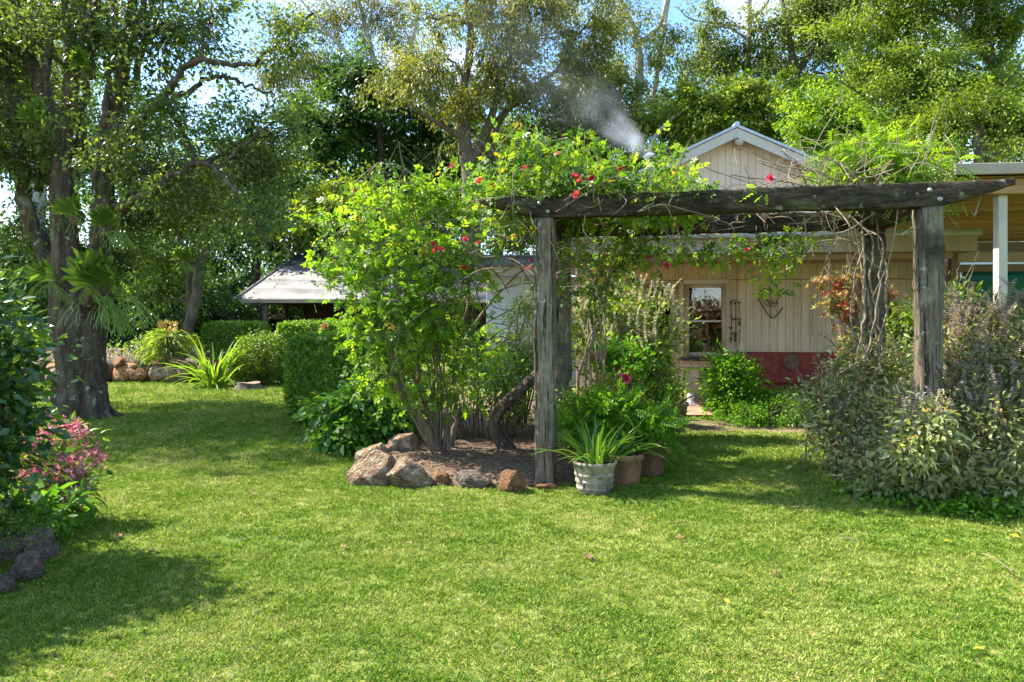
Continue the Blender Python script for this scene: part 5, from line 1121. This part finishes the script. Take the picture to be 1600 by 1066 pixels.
add_leaves(q, pos, nrm(np.stack([np.cos(th), np.sin(th), -.2 - rr * 1.2], -1) + rng.normal(size=(n, 3)) * .35), np.stack([np.cos(th) * .5, np.sin(th) * .5, np.ones(n)], -1), rng.uniform(.14, .34, n), rng.uniform(.02, .04, n), 'kite', np.clip(rng.normal(.5, .25, n), 0, 1)); q.build('fronds', M['salvia_leaf'], cy)
q = MB(); n = 70; th = rng.uniform(0, 6.28, n); pos = np.stack([.16 * np.cos(th), .16 * np.sin(th), rng.uniform(1.25, 1.5, n)], -1)
add_leaves(q, pos, np.stack([np.cos(th), np.sin(th), .9 + 0 * th], -1), np.stack([np.cos(th), np.sin(th), -.5 + 0 * th], -1), .16, .05, 'kite', rng.uniform(.2, .8, n)); q.build('new_growth', M['croton_leaf'], cy)
def strap_mesh(seed, bend=.5, wid=.03):
    r = np.random.default_rng(seed); n = 7; u = np.linspace(0, 1, n); y = u * (1 - .25 * bend * u) * math.sin(.5) ; x = .55 * u + bend * .5 * u ** 2; z = u * 1.0 - bend * .75 * u ** 2.2
    w = wid * np.sin(np.pi * (.12 + .88 * u) ** .7) + .002
    V = np.concatenate([np.stack([x, -w, z + .25 * w], -1), np.stack([x, 0 * w, z - .4 * w], -1), np.stack([x, w, z + .25 * w], -1)]); i = np.arange(n - 1)
    q = MB(); q.add(V, np.concatenate([np.stack([i, i + 1, n + i + 1, n + i], -1), np.stack([n + i, n + i + 1, 2 * n + i + 1, 2 * n + i], -1)]), r.random()); return q
def straps(name, label, base, n, L, mat, seed, bend=(.3, 1.0), wid=.03, lean=(.1, .7), cat='plant', rad=.05, part='leaf'):
    r = np.random.default_rng(seed); t = thing(name, label, cat, base); pool = []
    for i in range(6):
        me = strap_mesh(seed * 10 + i, r.uniform(*bend), wid).mesh(part); me.materials.append(M[mat]); pool.append(me)
    for i in range(n):
        a = i * 2.399 + r.uniform(-.3, .3); s = L * r.uniform(.6, 1.15)
        obj(part, pool[i % 6], None, t, (rad * math.cos(a) * r.random(), rad * math.sin(a) * r.random(), 0), (0, r.uniform(*lean) - .45, a), s)
    return t
s0 = G(335, 603); straps('strappy_plant', 'spiky bright green strap leaved plant in front of the round shrub', s0, 90, 1.15, 'strap_leaf', 46, wid=.028, lean=(-.1, 1.0), rad=.3)
q = MB(); s1 = G(340, 602); q.tube(spline([(0, 0, -.03), (.01, 0, .3), (-.05, 0, .62)], 8), np.linspace(.12, .06, 8), 8, rough=.4, seed=3); o = q.build('stump_post', M['bark_brown'], None); o.location = s1; tag(o, 'short weathered dead trunk beside the strappy plant', 'stump')

# soft leafy bush left of the rocks
s0 = G(560, 712); dd = s0[1] + .5
shrub('leafy_bush', 'broad soft leaved bright green bush left of the rocks', [s0[0], dd, 0], [lobe(525, 645, dd, 40, 36), lobe(570, 630, dd, 46, 36), lobe(610, 650, dd, 40, 35), lobe(540, 680, dd - .2, 50, 30), lobe(590, 690, dd - .1, 45, 28), lobe(555, 660, dd, 40, 35)], 'lush_leaf', 300, 13, .14, .105, .07, 'leaf6', seed=47, shell=(.45, 1), droop=.5, up=.9, flat=.6, n_stem=24)
# shade shrubs in the bed
d0 = 8.6
shrub('tangled_shrub', 'shaded tangled shrub with bare twigs behind the rose stems', P(770, 660, d0) * [1, 1, 0], [lobe(740, 600, d0, 50, 35), lobe(790, 590, d0, 45, 40), lobe(700, 620, d0, 45, 30), lobe(800, 640, d0, 40, 25)], 'hedge_leaf', 160, 14, .15, .06, .032, 'kite', seed=48, n_stem=50, stem_r=.009, spread=.4)
shrub('pale_shrub', 'pale yellow green feathery shrub left of the front pergola post', P(815, 600, 9.6) * [1, 1, 0], [lobe(815, 500, 9.6, 28, 28), lobe(800, 545, 9.4, 45, 28), lobe(830, 570, 9.3, 40, 30), lobe(790, 585, 9.3, 40, 25), lobe(835, 470, 9.7, 18, 20)], 'salvia_leaf', 260, 18, .13, .06, .02, 'kite', seed=49, n_stem=20)
dg = G(800, 712)
q = MB(); pts = [P(800, 713, 7.75), P(785, 690, 7.8), P(772, 668, 7.8), P(778, 645, 7.8), P(800, 622, 7.85), P(826, 598, 7.9), P(850, 575, 8.0), P(880, 540, 8.1)]; pts[0][2] = -.03
s = spline(pts, 30) - dg; q.tube(s, np.linspace(.10, .045, 30), 9, rough=.18, seed=7); o = q.build('leaning_trunk', M['bark'], None, True); o.location = dg; tag(o, 'crooked lichen covered trunk leaning behind the front left post', 'trunk')
shrub('olive_shrub', 'dense olive green small leaved shrub behind the potted aloe', P(920, 690, 7.6) * [1, 1, 0], [lobe(900, 650, 7.6, 40, 35), lobe(950, 640, 7.6, 45, 38), lobe(990, 660, 7.6, 35, 30), lobe(920, 680, 7.4, 50, 28), lobe(965, 610, 7.9, 35, 30)], 'olive_leaf', 420, 22, .12, .045, .026, 'kite', seed=50, n_stem=30, accent=.02, shell=(.5, 1))
def spikes(root, pts, mat, seed, L=(.18, .35), lean=.25, size=.02):
    r = np.random.default_rng(seed); q = MB(); st = MB(); o0 = np.array(root.location)
    for p in pts:
        d = nrm(np.array([r.normal() * lean, r.normal() * lean, 1.0])); Ln = r.uniform(*L); m = int(Ln / .016)
        t = np.linspace(0, 1, m)[:, None]; c = p + d * Ln * t + np.array([r.normal() * .06, r.normal() * .06, -.02]) * t ** 2
        st.tube(c[::4] - o0 if m > 8 else c - o0, .003, 4, cap=False)
        pos = np.repeat(c, 4, 0); k = len(pos); a = r.uniform(0, 6.28, k); dr = np.stack([np.cos(a), np.sin(a), np.full(k, .6)], -1)
        add_leaves(q, pos - o0, dr, np.array([0, 0, 1.0]) + 0 * dr, size * (1.2 - .6 * np.repeat(t[:, 0], 4)), size * .6, 'kite', r.random(k))
    st.build('flower_stalk', M['green_stem'], root); q.build('flower_spike', M[mat], root)
def top_points(rng, lobes, n, bias=.6):
    lo = np.asarray(lobes); i = rng.integers(0, len(lo), n); u = rng.normal(size=(n, 3)); u[:, 2] = np.abs(u[:, 2]) + bias; u = nrm(u); return lo[i, :3] + u * lo[i, 3:6] * .9
d0 = 9.2
SL = [lobe(930, 500, d0, 35, 35), lobe(980, 490, d0, 40, 38), lobe(1030, 510, d0, 38, 38), lobe(1000, 550, d0 - .2, 50, 40), lobe(940, 560, d0 - .3, 45, 40), lobe(1036, 565, d0 - .1, 24, 40), lobe(1000, 610, d0 - .2, 42, 35), lobe(900, 520, d0, 25, 30)]
sv = shrub('flowering_salvia', 'tall green salvia with pale flower spikes in front of the house window', P(990, 670, d0) * [1, 1, 0], SL, 'salvia_leaf', 420, 17, .15, .075, .03, 'kite', seed=51, n_stem=40, stem='green_stem', stem_r=.008, droop=-.2)
spikes(sv, top_points(np.random.default_rng(1), SL, 170, .3), 'pale_flower', 2, (.2, .42), .25, .044)
straps('dark_lily', 'dark glossy strap leaved plant spilling beside the olive pot', G(1018, 688), 46, .95, 'lush_leaf', 52, wid=.026, lean=(-.1, .9), rad=.1)
shrub('red_flowered_geranium', 'green geranium with one red flower left of the strappy plant', P(985, 690, 7.9) * [1, 1, 0], [lobe(975, 590, 8.1, 30, 30), lobe(990, 560, 8.3, 28, 25), lobe(960, 560, 8.4, 28, 28)], 'lime_leaf', 90, 12, .12, .07, .06, 'leaf6', seed=53, n_stem=18, stem='green_stem')
o = obj('flower', BL[0], None, None, P(976, 593, 7.75), (1.0, .2, 0), .06); o.parent = bpy.data.objects['red_flowered_geranium']; o.location = Vector(P(976, 593, 7.75)) - bpy.data.objects['red_flowered_geranium'].location

# bushes by the house
s0 = G(1135, 660); d0 = s0[1] + .3
shrub('citrus_bush', 'bright glossy round bush in front of the red house base', [s0[0], d0, 0], [lobe(1138, 600, d0, 34, 34), lobe(1152, 590, d0, 30, 34), lobe(1126, 580, d0, 20, 25), lobe(1146, 630, d0, 40, 22), lobe(1162, 615, d0, 28, 25)], 'lime_leaf', 260, 22, .15, .085, .035, 'kite', seed=54, shell=(.5, 1), droop=-.1)
s0 = G(1200, 668); d0 = s0[1] + .3
shrub('ground_cover', 'low bright green ground cover with tiny white flowers beside the path', [s0[0], d0, 0], [lobe(1160, 650, d0, 38, 18), lobe(1210, 645, d0, 45, 24), lobe(1250, 650, d0, 30, 22), lobe(1190, 632, d0 + .4, 35, 22), lobe(1230, 625, d0 + .5, 30, 22)], 'lime_leaf', 420, 26, .11, .045, .022, 'kite', seed=55, shell=(.5, 1), cat='plant')
straps('grass_clump', 'dark grassy clump against the red base', wp(on(1225, 0, -.6)[0], -.6, 0), 50, .75, 'lush_leaf', 56, wid=.016, lean=(-.1, .9), rad=.2)

# silver sage mass on the right
SA = [lobe(1285, 640, 6.9, 38, 45), lobe(1330, 600, 7.0, 45, 40), lobe(1385, 590, 6.9, 40, 45), lobe(1340, 670, 6.6, 50, 40), lobe(1400, 660, 6.4, 45, 45), lobe(1420, 720, 6.0, 50, 40), lobe(1370, 730, 6.2, 40, 35), lobe(1310, 690, 6.7, 40, 30), lobe(1350, 560, 7.2, 40, 30), lobe(1450, 660, 5.5, 38, 34), lobe(1430, 700, 5.5, 40, 34)]
sg = shrub('silver_sage', 'silver leaved sage sprawling left of the right pergola post', P(1360, 770, 6.5) * [1, 1, 0], SA, 'sage_leaf', 700, 14, .15, .066, .027, 'leaf6', seed=57, n_stem=28, stem_r=.008, stem='cane', shell=(.45, 1), accent=.03, spread=.35, twig_frac=.6)
spikes(sg, top_points(np.random.default_rng(3), SA, 110, .3), 'mauve_flower', 4, (.14, .32), .35, .032)
SB = [lobe(1500, 560, 6.0, 45, 45), lobe(1560, 550, 6.0, 45, 50), lobe(1600, 600, 5.8, 45, 50), lobe(1510, 630, 5.8, 50, 40), lobe(1560, 660, 5.6, 50, 40), lobe(1600, 710, 5.5, 40, 40), lobe(1480, 690, 5.8, 40, 35), lobe(1500, 600, 5.9, 40, 40), lobe(1640, 620, 5.7, 50, 90), lobe(1480, 530, 6.4, 25, 30), lobe(1530, 510, 6.2, 35, 25), lobe(1590, 510, 6.0, 40, 30)]
sg = shrub('purple_sage', 'tall purple spiked sage at the right edge, right of the post', P(1550, 770, 5.8) * [1, 1, 0], SB, 'sage_leaf', 680, 14, .15, .06, .023, 'leaf6', seed=58, n_stem=28, stem_r=.008, stem='cane', shell=(.45, 1), spread=.35, accent=.03, twig_frac=.6)
spikes(sg, top_points(np.random.default_rng(5), SB, 260, .3), 'mauve_flower', 6, (.18, .38), .3, .034)
SC = [lobe(1380, 760, 5.9, 35, 22), lobe(1430, 755, 5.8, 42, 28), lobe(1480, 745, 5.7, 40, 30), lobe(1540, 750, 5.6, 40, 28), lobe(1590, 760, 5.5, 35, 22)]
shrub('lambs_ear', 'low broad woolly leaves spilling over the front of the right bed', P(1450, 785, 5.8) * [1, 1, 0], SC, 'sage_leaf', 230, 9, .12, .095, .045, 'leaf6', seed=59, n_stem=20, stem_r=.006, stem='green_stem', shell=(.4, 1), droop=.1, accent=.02, cat='plant')
shrub('border_weeds', 'fresh green low plants at the foot of the right bed', P(1520, 788, 5.55) * [1, 1, 0], [lobe(1390, 792, 5.65, 40, 8), lobe(1460, 792, 5.55, 45, 12), lobe(1530, 790, 5.45, 45, 14), lobe(1590, 790, 5.4, 30, 14), lobe(1430, 680, 6.0, 20, 25), lobe(1340, 770, 6.0, 30, 8)], 'lime_leaf', 300, 15, .08, .05, .025, 'kite', seed=60, n_stem=6, stem='green_stem', stem_r=.004, cat='plant')
d0 = 8.4
shrub('croton_shrub', 'bronze and red leaved croton standing against the house wall', P(1350, 600, d0) * [1, 1, 0], [lobe(1300, 450, d0, 22, 14), lobe(1340, 440, d0, 25, 14), lobe(1320, 475, d0, 35, 18), lobe(1370, 460, d0, 28, 22), lobe(1385, 500, d0, 30, 25), lobe(1345, 515, d0, 28, 20), lobe(1335, 545, d0, 20, 20)], 'croton_leaf', 170, 7, .12, .055, .055, 'whorl', seed=61, n_stem=30, stem_r=.008, stem='cane', droop=-1.2, accent=.12, twig_frac=.9)
shrub('green_backing_shrub', 'yellow green shrub around the foot of the back right post', P(1410, 640, 8.0) * [1, 1, 0], [lobe(1400, 520, 8.0, 35, 35), lobe(1440, 500, 7.9, 35, 40), lobe(1480, 470, 7.7, 25, 30), lobe(1420, 570, 7.6, 50, 35), lobe(1500, 480, 7.6, 20, 30)], 'shrub_leaf', 210, 13, .15, .08, .035, 'leaf6', seed=62, n_stem=20, stem='cane', stem_r=.007)

# left edge: camellia and pink flowers
CM = [[-3.56, 4.35, 1.35, .40, .40, .50], [-3.52, 4.35, .85, .42, .40, .55], [-4.15, 4.25, 1.2, .6, .5, .70], [-4.0, 3.7, 1.0, .6, .5, .7], [-3.85, 3.1, .9, .6, .5, .6], [-3.8, 4.3, .6, .5, .42, .55]]
shrub('camellia_bush', 'dark glossy leaved camellia at the left edge of the picture', [-3.7, 4.25, 0], CM, 'camellia_leaf', 900, 34, .17, .075, .042, 'kite', seed=63, shell=(.55, 1.0), n_stem=24, stem_r=.014, accent=.04)
fd = 5.35
FB = [lobe(65, 710, fd, 40, 40), lobe(100, 695, fd, 35, 32), lobe(135, 735, fd, 32, 30), lobe(90, 755, fd - .1, 45, 35), lobe(40, 780, fd - .2, 40, 30), lobe(115, 780, fd - .1, 28, 25), lobe(15, 740, fd, 40, 50)]
fb = shrub('pink_flower_bush', 'loose bush of pink flowers spilling from the left edge', P(70, 825, fd) * [1, 1, 0], FB, 'shrub_leaf', 170, 9, .12, .06, .03, 'leaf6', seed=64, n_stem=40, stem='green_stem', stem_r=.005, twig_frac=.6)
rng = np.random.default_rng(65); q = MB(); c = top_points(rng, FB, 110, .1) + np.array([.02, -.05, .03]); pos = np.repeat(c, 11, 0) + rng.normal(size=(1210, 3)) * .032
add_leaves(q, pos - np.array(fb.location), nrm(rng.normal(size=(1210, 3)) + [.2, -.5, .3]), rng.normal(size=(1210, 3)), rng.uniform(.018, .032, 1210), rng.uniform(.018, .032, 1210), 'flower', rng.random(1210)); q.build('flower_cluster', M['pink_petal'], fb)
shrub('broad_leaf_plant', 'broad green leaves with a white flower above the left rocks', P(60, 840, 4.75) * [1, 1, 0], [lobe(75, 800, 4.8, 38, 25), lobe(30, 805, 4.7, 45, 20), lobe(100, 785, 4.9, 25, 20)], 'lush_leaf', 48, 6, .12, .13, .065, 'leaf6', seed=66, n_stem=14, stem='green_stem', stem_r=.005, cat='plant')
o = obj('flower', None, None); bpy.data.objects.remove(o)
q = MB(); c = np.array([P(57, 778, 4.6), P(12, 784, 4.6), P(5, 790, 4.6)]); pos = np.repeat(c, 4, 0); rng = np.random.default_rng(2)
wf = bpy.data.objects['broad_leaf_plant']; add_leaves(q, pos - np.array(wf.location), rng.normal(size=(12, 3)) + [0, -.6, .5], rng.normal(size=(12, 3)), .045, .045, 'flower', rng.random(12)); q.build('flower', M['white_flower'], wf)
shrub('creeping_plant', 'creeping small leaved mat over the left rocks', P(30, 850, 4.5) * [1, 1, 0], [lobe(15, 815, 4.45, 45, 14, .2), lobe(50, 822, 4.5, 35, 10, .2)], 'hedge_leaf', 90, 16, .08, .03, .016, 'kite', seed=67, n_stem=4, stem_r=.003, cat='plant')
shrub('mauve_groundcover', 'grey mauve ground cover on top of the stone wall', P(200, 570, 18) * [1, 1, 0], [lobe(x, 560, 18.2, 28, 9, .5) for x in range(60, 330, 30)], 'mauve_flower', 360, 16, .22, .07, .02, 'kite', seed=68, n_stem=9, stem_r=.005, cat='plant')
shrub('yellow_shrub', 'sparse yellow leaved shrub in the shade behind the stone wall', P(200, 550, 19) * [1, 1, 0], [lobe(170, 548, 19, 30, 10), lobe(215, 545, 19, 30, 12), lobe(250, 540, 19, 20, 14)], 'strap_leaf', 70, 12, .2, .09, .04, 'kite', seed=69, n_stem=9)
# dark stones at the tree foot
for i, (px, py, w, h) in enumerate(((75, 622, 40, 14), (90, 634, 50, 16), (62, 640, 40, 14), (88, 606, 40, 16))):
    rock(px, py + 6, w, h, ['flat dark stone left of the big tree foot', 'long dark stone touching the big tree foot', 'low dark stone near the camellia and the tree foot', 'rusty stone directly behind the big tree foot'][i], 'rock_grey' if i < 3 else 'rock_red', 80 + i, .7, .3 * i)

# ------------------------------------------------------------------ pots
def pot(name, label, px, py, prof, mat, soil_z, soil_r, cat='pot', bands=None):
    g = G(px, py); t = thing(name, label, cat, g + [0, 0, ground_z(*g[:2])]); q = MB(); q.lathe(prof, 36); q.build('pot_body', M[mat], t, True)
    q = MB(); q.lathe([(.001, soil_z + .01), (soil_r, soil_z)], 24); q.build('potting_soil', M['soil'], t)
    for r_, z_, h_ in bands or []:
        q = MB(); q.lathe([(r_ - .004, z_ - h_), (r_ + .003, z_ - h_ * .6), (r_ + .003, z_ + h_ * .6), (r_ - .004, z_ + h_)], 36); q.build('band', M[mat], t, True)
    return g
def R_at(z, r0, r1, h): return r0 + (r1 - r0) * z / h
h = .285
gA = pot('white_tub', 'weathered white banded tub by the front pergola post', 929, 764, [(.001, 0), (.150, 0), (.155, .02), (.172, h * .5), (.192, h - .03), (.202, h - .025), (.204, h), (.185, h), (.178, h - .05)], 'tub_paint', h - .04, .18, bands=[(R_at(.05, .157, .195, h), .05, .016), (R_at(.11, .157, .195, h), .11, .016), (R_at(.17, .157, .195, h), .17, .016)])
straps('aloe_plant', 'green spiky aloe growing in the white tub', gA + [0, 0, .25], 84, .38, 'aloe_leaf', 70, bend=(.1, .7), wid=.034, lean=(-.1, 1.0), rad=.19)
h = .28
gB = pot('terracotta_pot', 'round terracotta pot half hidden behind the white tub', 975, 750, [(.001, 0), (.14, 0), (.15, .02), (.175, h - .06), (.19, h - .055), (.19, h), (.172, h), (.168, h - .04)], 'terracotta', h - .03, .168)
straps('aloe_plant', 'sprawling aloe in the terracotta pot right of the white tub', gB + [0, 0, .25], 44, .42, 'aloe_leaf', 71, bend=(.4, 1.1), wid=.042, lean=(.1, 1.2), rad=.14)
h = .36
gC = pot('square_pot', 'tall tan pot behind the aloes', 1012, 738, [(.001, 0), (.15, 0), (.16, .02), (.18, h - .04), (.195, h - .035), (.195, h), (.17, h), (.165, h - .05)], 'brown_pot', h - .03, .165)
shrub('pot_fern', 'light green fern leaning out of the tall tan pot', gC + [0, 0, .33], [[gC[0], gC[1], .50, .22, .2, .14], [gC[0] - .3, gC[1], .58, .28, .2, .16], [gC[0] - .6, gC[1], .5, .25, .2, .16], [gC[0] + .12, gC[1] - .05, .42, .12, .1, .1]], 'lime_leaf', 150, 7, .12, .17, .14, 'fern', seed=72, n_stem=6, stem='green_stem', stem_r=.004, cat='plant')
h = .36
gD = pot('olive_pot', 'olive brown glazed pot at the patio corner', 1051, 664, [(.001, 0), (.17, 0), (.18, .02), (.215, h - .05), (.235, h - .045), (.235, h), (.21, h), (.2, h - .05)], 'olive_pot', h - .03, .2)
shrub('pot_plant', 'small leafy plant in the olive brown pot', gD + [0, 0, .33], [[gD[0] - .08, gD[1], .5, .2, .2, .16], [gD[0] - .15, gD[1], .7, .15, .2, .18]], 'lush_leaf', 60, 12, .12, .07, .03, 'leaf6', seed=73, n_stem=10, stem='green_stem', stem_r=.005, cat='plant')
# hanging basket near the back left post
hb = thing('hanging_basket', 'small rusty hanging basket beside the back left post', 'basket', P(933, 565, 8.2))
q = MB(); q.lathe([(.001, 0), (.07, .01), (.10, .06), (.125, .13), (.115, .13), (.09, .07)], 20); q.build('bowl', M['terracotta'], hb, True)
q = MB()
for a in (0, 2.1, 4.2): q.tube(spline([(.12 * math.cos(a), .12 * math.sin(a), .13), (.05 * math.cos(a), .05 * math.sin(a), .5), (0, 0, .85)], 8), .004, 4, cap=False)
q.build('hanger_wire', M['wire'], hb)
straps('basket_plant', 'trailing plant in the small hanging basket', P(933, 565, 8.2) + [0, 0, .12], 22, .22, 'lush_leaf', 74, bend=(.6, 1.2), wid=.05, lean=(.1, 1.0), rad=.06)

# green stool and pale ornament on the patio
g = wp(on(1085, 640, -.7)[0], -.7, .047); st = thing('stool', 'lime green metal stool under the window', 'stool', g, HYAW + .05)
zt = .62
for a, b in ((-1, -1), (1, -1), (-1, 1), (1, 1)):
    V = []
    for z, w in ((0, .21), (zt - .02, .14)):
        for u, v_ in ((-.022, -.022), (.022, -.022), (.022, .022), (-.022, .022)): V.append((a * w + u, b * w + v_, z))
    q = MB(); q.add(V, [(0, 1, 5, 4), (1, 2, 6, 5), (2, 3, 7, 6), (3, 0, 4, 7), (0, 3, 2, 1), (4, 5, 6, 7)]); q.build('leg', M['green_metal'], st)
cbox('seat', (-.18, -.18, zt - .02 + .001), (.18, .18, zt + .02), M['green_metal'], st, bev=.012)
for s_ in (-1, 1):
    cbox('stretcher', (-.17, s_ * .195 - .008, .20), (.17, s_ * .195 + .008, .23), M['green_metal'], st); cbox('stretcher', (s_ * .195 - .008, -.17, .205), (s_ * .195 + .008, .17, .235), M['green_metal'], st)
g = wp(on(1079, 632, -1.1)[0], -1.1, .047)
om = thing('garden_ornament', 'small white seated figurine on the patio by the stool', 'ornament', g, HYAW)
q = MB(); q.lathe([(.001, 0), (.075, 0), (.085, .03), (.06, .09), (.045, .12), (.001, .13)], 16); q.build('body', M['white_paint'], om, True)
q = MB(); bulb(q, (0, -.01, .165), .065, 16); h_ = q.build('head', M['white_paint'], om, True)
for s_ in (-1, 1):
    q = MB(); bulb(q, (s_ * .024, -.066, .17), .012, 8); q.build('eye', M['wire'], h_, True)
    q = MB(); bulb(q, (s_ * .05, -.05, .03), .03, 8); q.build('foot', M['white_paint'], om, True)
# tan pot behind salvia top etc: leaf litter and fallen leaves
rng = np.random.default_rng(90); q = MB(); n = 2600
lo_, hi_ = bed.min(0), bed.max(0); xy = rng.uniform(lo_, hi_, (n * 2, 2)); xy = xy[inside(xy, shr(bed, .97))][:n]; z = np.array([ground_z(*p) + .006 + .02 + .09 * min(1, min(np.linalg.norm(p - (b_ + (c_ - b_) * np.clip(np.dot(p - b_, c_ - b_) / np.dot(c_ - b_, c_ - b_), 0, 1))) for b_, c_ in zip(bed, np.roll(bed, -1, 0))) / .5) for p in xy]) + rng.uniform(0, .012, len(xy))
add_leaves(q, np.column_stack([xy, z]), nrm(rng.normal(size=(len(xy), 3)) * [1, 1, .3]), nrm(rng.normal(size=(len(xy), 3)) * .4 + [0, 0, 1]), rng.uniform(.025, .06, len(xy)), rng.uniform(.015, .035, len(xy)), 'kite', np.clip(rng.normal(.5, .25, len(xy)), 0, 1))
o = stuff(q.build('leaf_litter', M['litter'])); o['label'] = 'dry brown leaf litter over the rose bed soil'; o['category'] = 'leaf litter'
rng = np.random.default_rng(91); q = MB(); n = 1500; yy = np.sqrt(rng.uniform(2.5 ** 2, 12 ** 2, n)); xx = rng.uniform(-.8, .8, n) * yy; zz = np.array([ground_z(a, b) for a, b in zip(xx, yy)]) + rng.uniform(.018, .03, n)
add_leaves(q, np.stack([xx, yy, zz], -1), nrm(rng.normal(size=(n, 3)) * [1, 1, .2]), nrm(rng.normal(size=(n, 3)) * .4 + [0, 0, 1]), rng.uniform(.012, .035, n), rng.uniform(.003, .012, n), 'kite', np.clip(rng.normal(.6, .25, n), 0, 1))
o = stuff(q.build('lawn_litter', M['litter'])); o['label'] = 'tiny dry clippings and leaf bits scattered in the lawn'; o['category'] = 'leaf litter'
q = MB(); q.add(TEM['leaf6'][0] * [.6, 1, 1] - [0, .5, 0], TEM['leaf6'][1], .6); fm = q.mesh('fallen_leaf'); fm.materials.append(M['yellow_leaf'])
fm2 = fm.copy(); fm2.materials.clear(); fm2.materials.append(M['litter'])
for i, (px, py, k) in enumerate([(1135, 939, 0), (1482, 846, 0), (1585, 838, 0), (1535, 800, 1), (395, 770, 1), (425, 775, 1), (640, 850, 1), (340, 709, 1), (185, 833, 1), (1210, 892, 1), (1062, 840, 1), (920, 870, 1), (1530, 1013, 0), (538, 853, 1)]):
    g = G(px, py); o = obj('fallen_leaf', fm if k == 0 else fm2, None, None, g + [0, 0, ground_z(*g[:2]) + .035], (.2, .15, i * 1.7), .06 + .01 * (i % 3))
    tag(o, 'small yellow fallen leaf lying on the mown lawn' if k == 0 else 'small dry brown fallen leaf lying on the mown lawn', 'leaf', 'yellow fallen leaves' if k == 0 else 'brown fallen leaves')
for i, (a, b, lab) in enumerate((((1313, 850), (1342, 853), 'short pale twig on the lawn right of centre'), ((1535, 872), (1582, 900), 'long pale twig on the lawn at lower right'))):
    p0, p1 = G(*a) + [0, 0, .03], G(*b) + [0, 0, .03]; q = MB(); q.tube(spline([(0, 0, 0), (.5 * (p1 - p0)) + [0, .01, .012], p1 - p0], 8), .004, 5); o = q.build('twig', M['cane'], None); o.location = p0; tag(o, lab, 'twig')
o = obj('leaf_tip', None); bpy.data.objects.remove(o)
sb = P(635, 700, 8.0); q = MB(); q.tube(spline([(.03, 0, -.1), (.0, 0, .1), (-.09, 0, .22)], 6), .012, 5); o = q.build('dead_stick', M['cane'], None); o.location = sb * [1, 1, 0] + [0, 0, .1]; tag(o, 'bare dead stick standing left of the rose stems', 'stick')

# ------------------------------------------------------------------ chimney smoke
def smoke(p0, p1, r0, r1, dens, label, seed, soft=1.0):
    p0, p1 = Vector(p0), Vector(p1); ax_ = p1 - p0; Ln = ax_.length
    q = MB(); q.lathe([(.001, 0)] + [(r0 + (r1 - r0) * t, Ln * t) for t in np.linspace(0, 1, 8)] + [(.001, Ln)], 20)
    m, nt, out = newmat('smoke'); L = nt.links.new
    tc = nt.nodes.new('ShaderNodeTexCoord'); sx = nt.nodes.new('ShaderNodeSeparateXYZ')
    wz = nt.nodes.new('ShaderNodeTexNoise'); wz.inputs['Scale'].default_value = .9; wz.inputs['Detail'].default_value = 3; L(tc.outputs['Object'], wz.inputs['Vector'])
    v1 = nt.nodes.new('ShaderNodeVectorMath'); v1.operation = 'SUBTRACT'; L(wz.outputs['Color'], v1.inputs[0]); v1.inputs[1].default_value = (.5, .5, .5)
    v2 = nt.nodes.new('ShaderNodeVectorMath'); v2.operation = 'SCALE'; L(v1.outputs[0], v2.inputs[0]); v2.inputs['Scale'].default_value = r1 * 1.3
    v3 = nt.nodes.new('ShaderNodeVectorMath'); v3.operation = 'ADD'; L(tc.outputs['Object'], v3.inputs[0]); L(v2.outputs[0], v3.inputs[1]); L(v3.outputs[0], sx.inputs[0])
    def mth(op, a, b=None):
        n = nt.nodes.new('ShaderNodeMath'); n.operation = op
        for i, v_ in enumerate((a, b)):
            if v_ is None: continue
            if isinstance(v_, (int, float)): n.inputs[i].default_value = v_
            else: L(v_, n.inputs[i])
        return n.outputs[0]
    rad = mth('SQRT', mth('ADD', mth('POWER', sx.outputs[0], 2.0), mth('POWER', sx.outputs[1], 2.0)))
    zt_ = mth('DIVIDE', sx.outputs[2], Ln); rr = mth('ADD', mth('MULTIPLY', zt_, r1 - r0), r0)
    fall = mth('POWER', mth('MAXIMUM', mth('SUBTRACT', 1.0, mth('DIVIDE', rad, rr)), 0.0), 1.8)
    along = mth('POWER', mth('MAXIMUM', mth('SUBTRACT', 1.0, zt_), 0.0), soft)
    along = mth('MULTIPLY', along, mth('MINIMUM', mth('MULTIPLY', zt_, 8.0), 1.0))
    mp = nt.nodes.new('ShaderNodeMapping'); mp.inputs['Scale'].default_value = (1, 1, .45); mp.inputs['Location'].default_value = (seed, 0, 0); L(tc.outputs['Object'], mp.inputs[0])
    nz = nt.nodes.new('ShaderNodeTexNoise'); nz.inputs['Scale'].default_value = 2.2; nz.inputs['Detail'].default_value = 4; L(mp.outputs[0], nz.inputs['Vector'])
    rp = ramp(nt, [(.35, (0, 0, 0)), (.7, (1, 1, 1))]); L(nz.outputs['Fac'], rp.inputs['Fac'])
    den = mth('MULTIPLY', mth('MULTIPLY', fall, along), mth('MULTIPLY', rp.outputs['Color'], dens))
    pv = nt.nodes.new('ShaderNodeVolumePrincipled'); pv.inputs['Color'].default_value = (.88, .92, 1.0, 1); pv.inputs['Anisotropy'].default_value = .2
    L(den, pv.inputs['Density']); L(pv.outputs[0], out.inputs['Volume'])
    o = q.build('smoke', m, None); o.location = p0; o.rotation_euler = ax_.to_track_quat('Z', 'Y').to_euler(); stuff(o); o['label'] = label; o['category'] = 'smoke'; return o
f0 = wp(fx, 2.0, fz - .05)
smoke(f0, P(905, 130, 15.5), .30, 1.0, 3.0, 'white chimney smoke blowing left from the roof', 1.0, 1.5)
smoke(P(960, 200, 15.4), P(740, -20, 17), .7, 2.0, .10, 'thin blue smoke veil drifting across the gum trees', 4.0, .7)
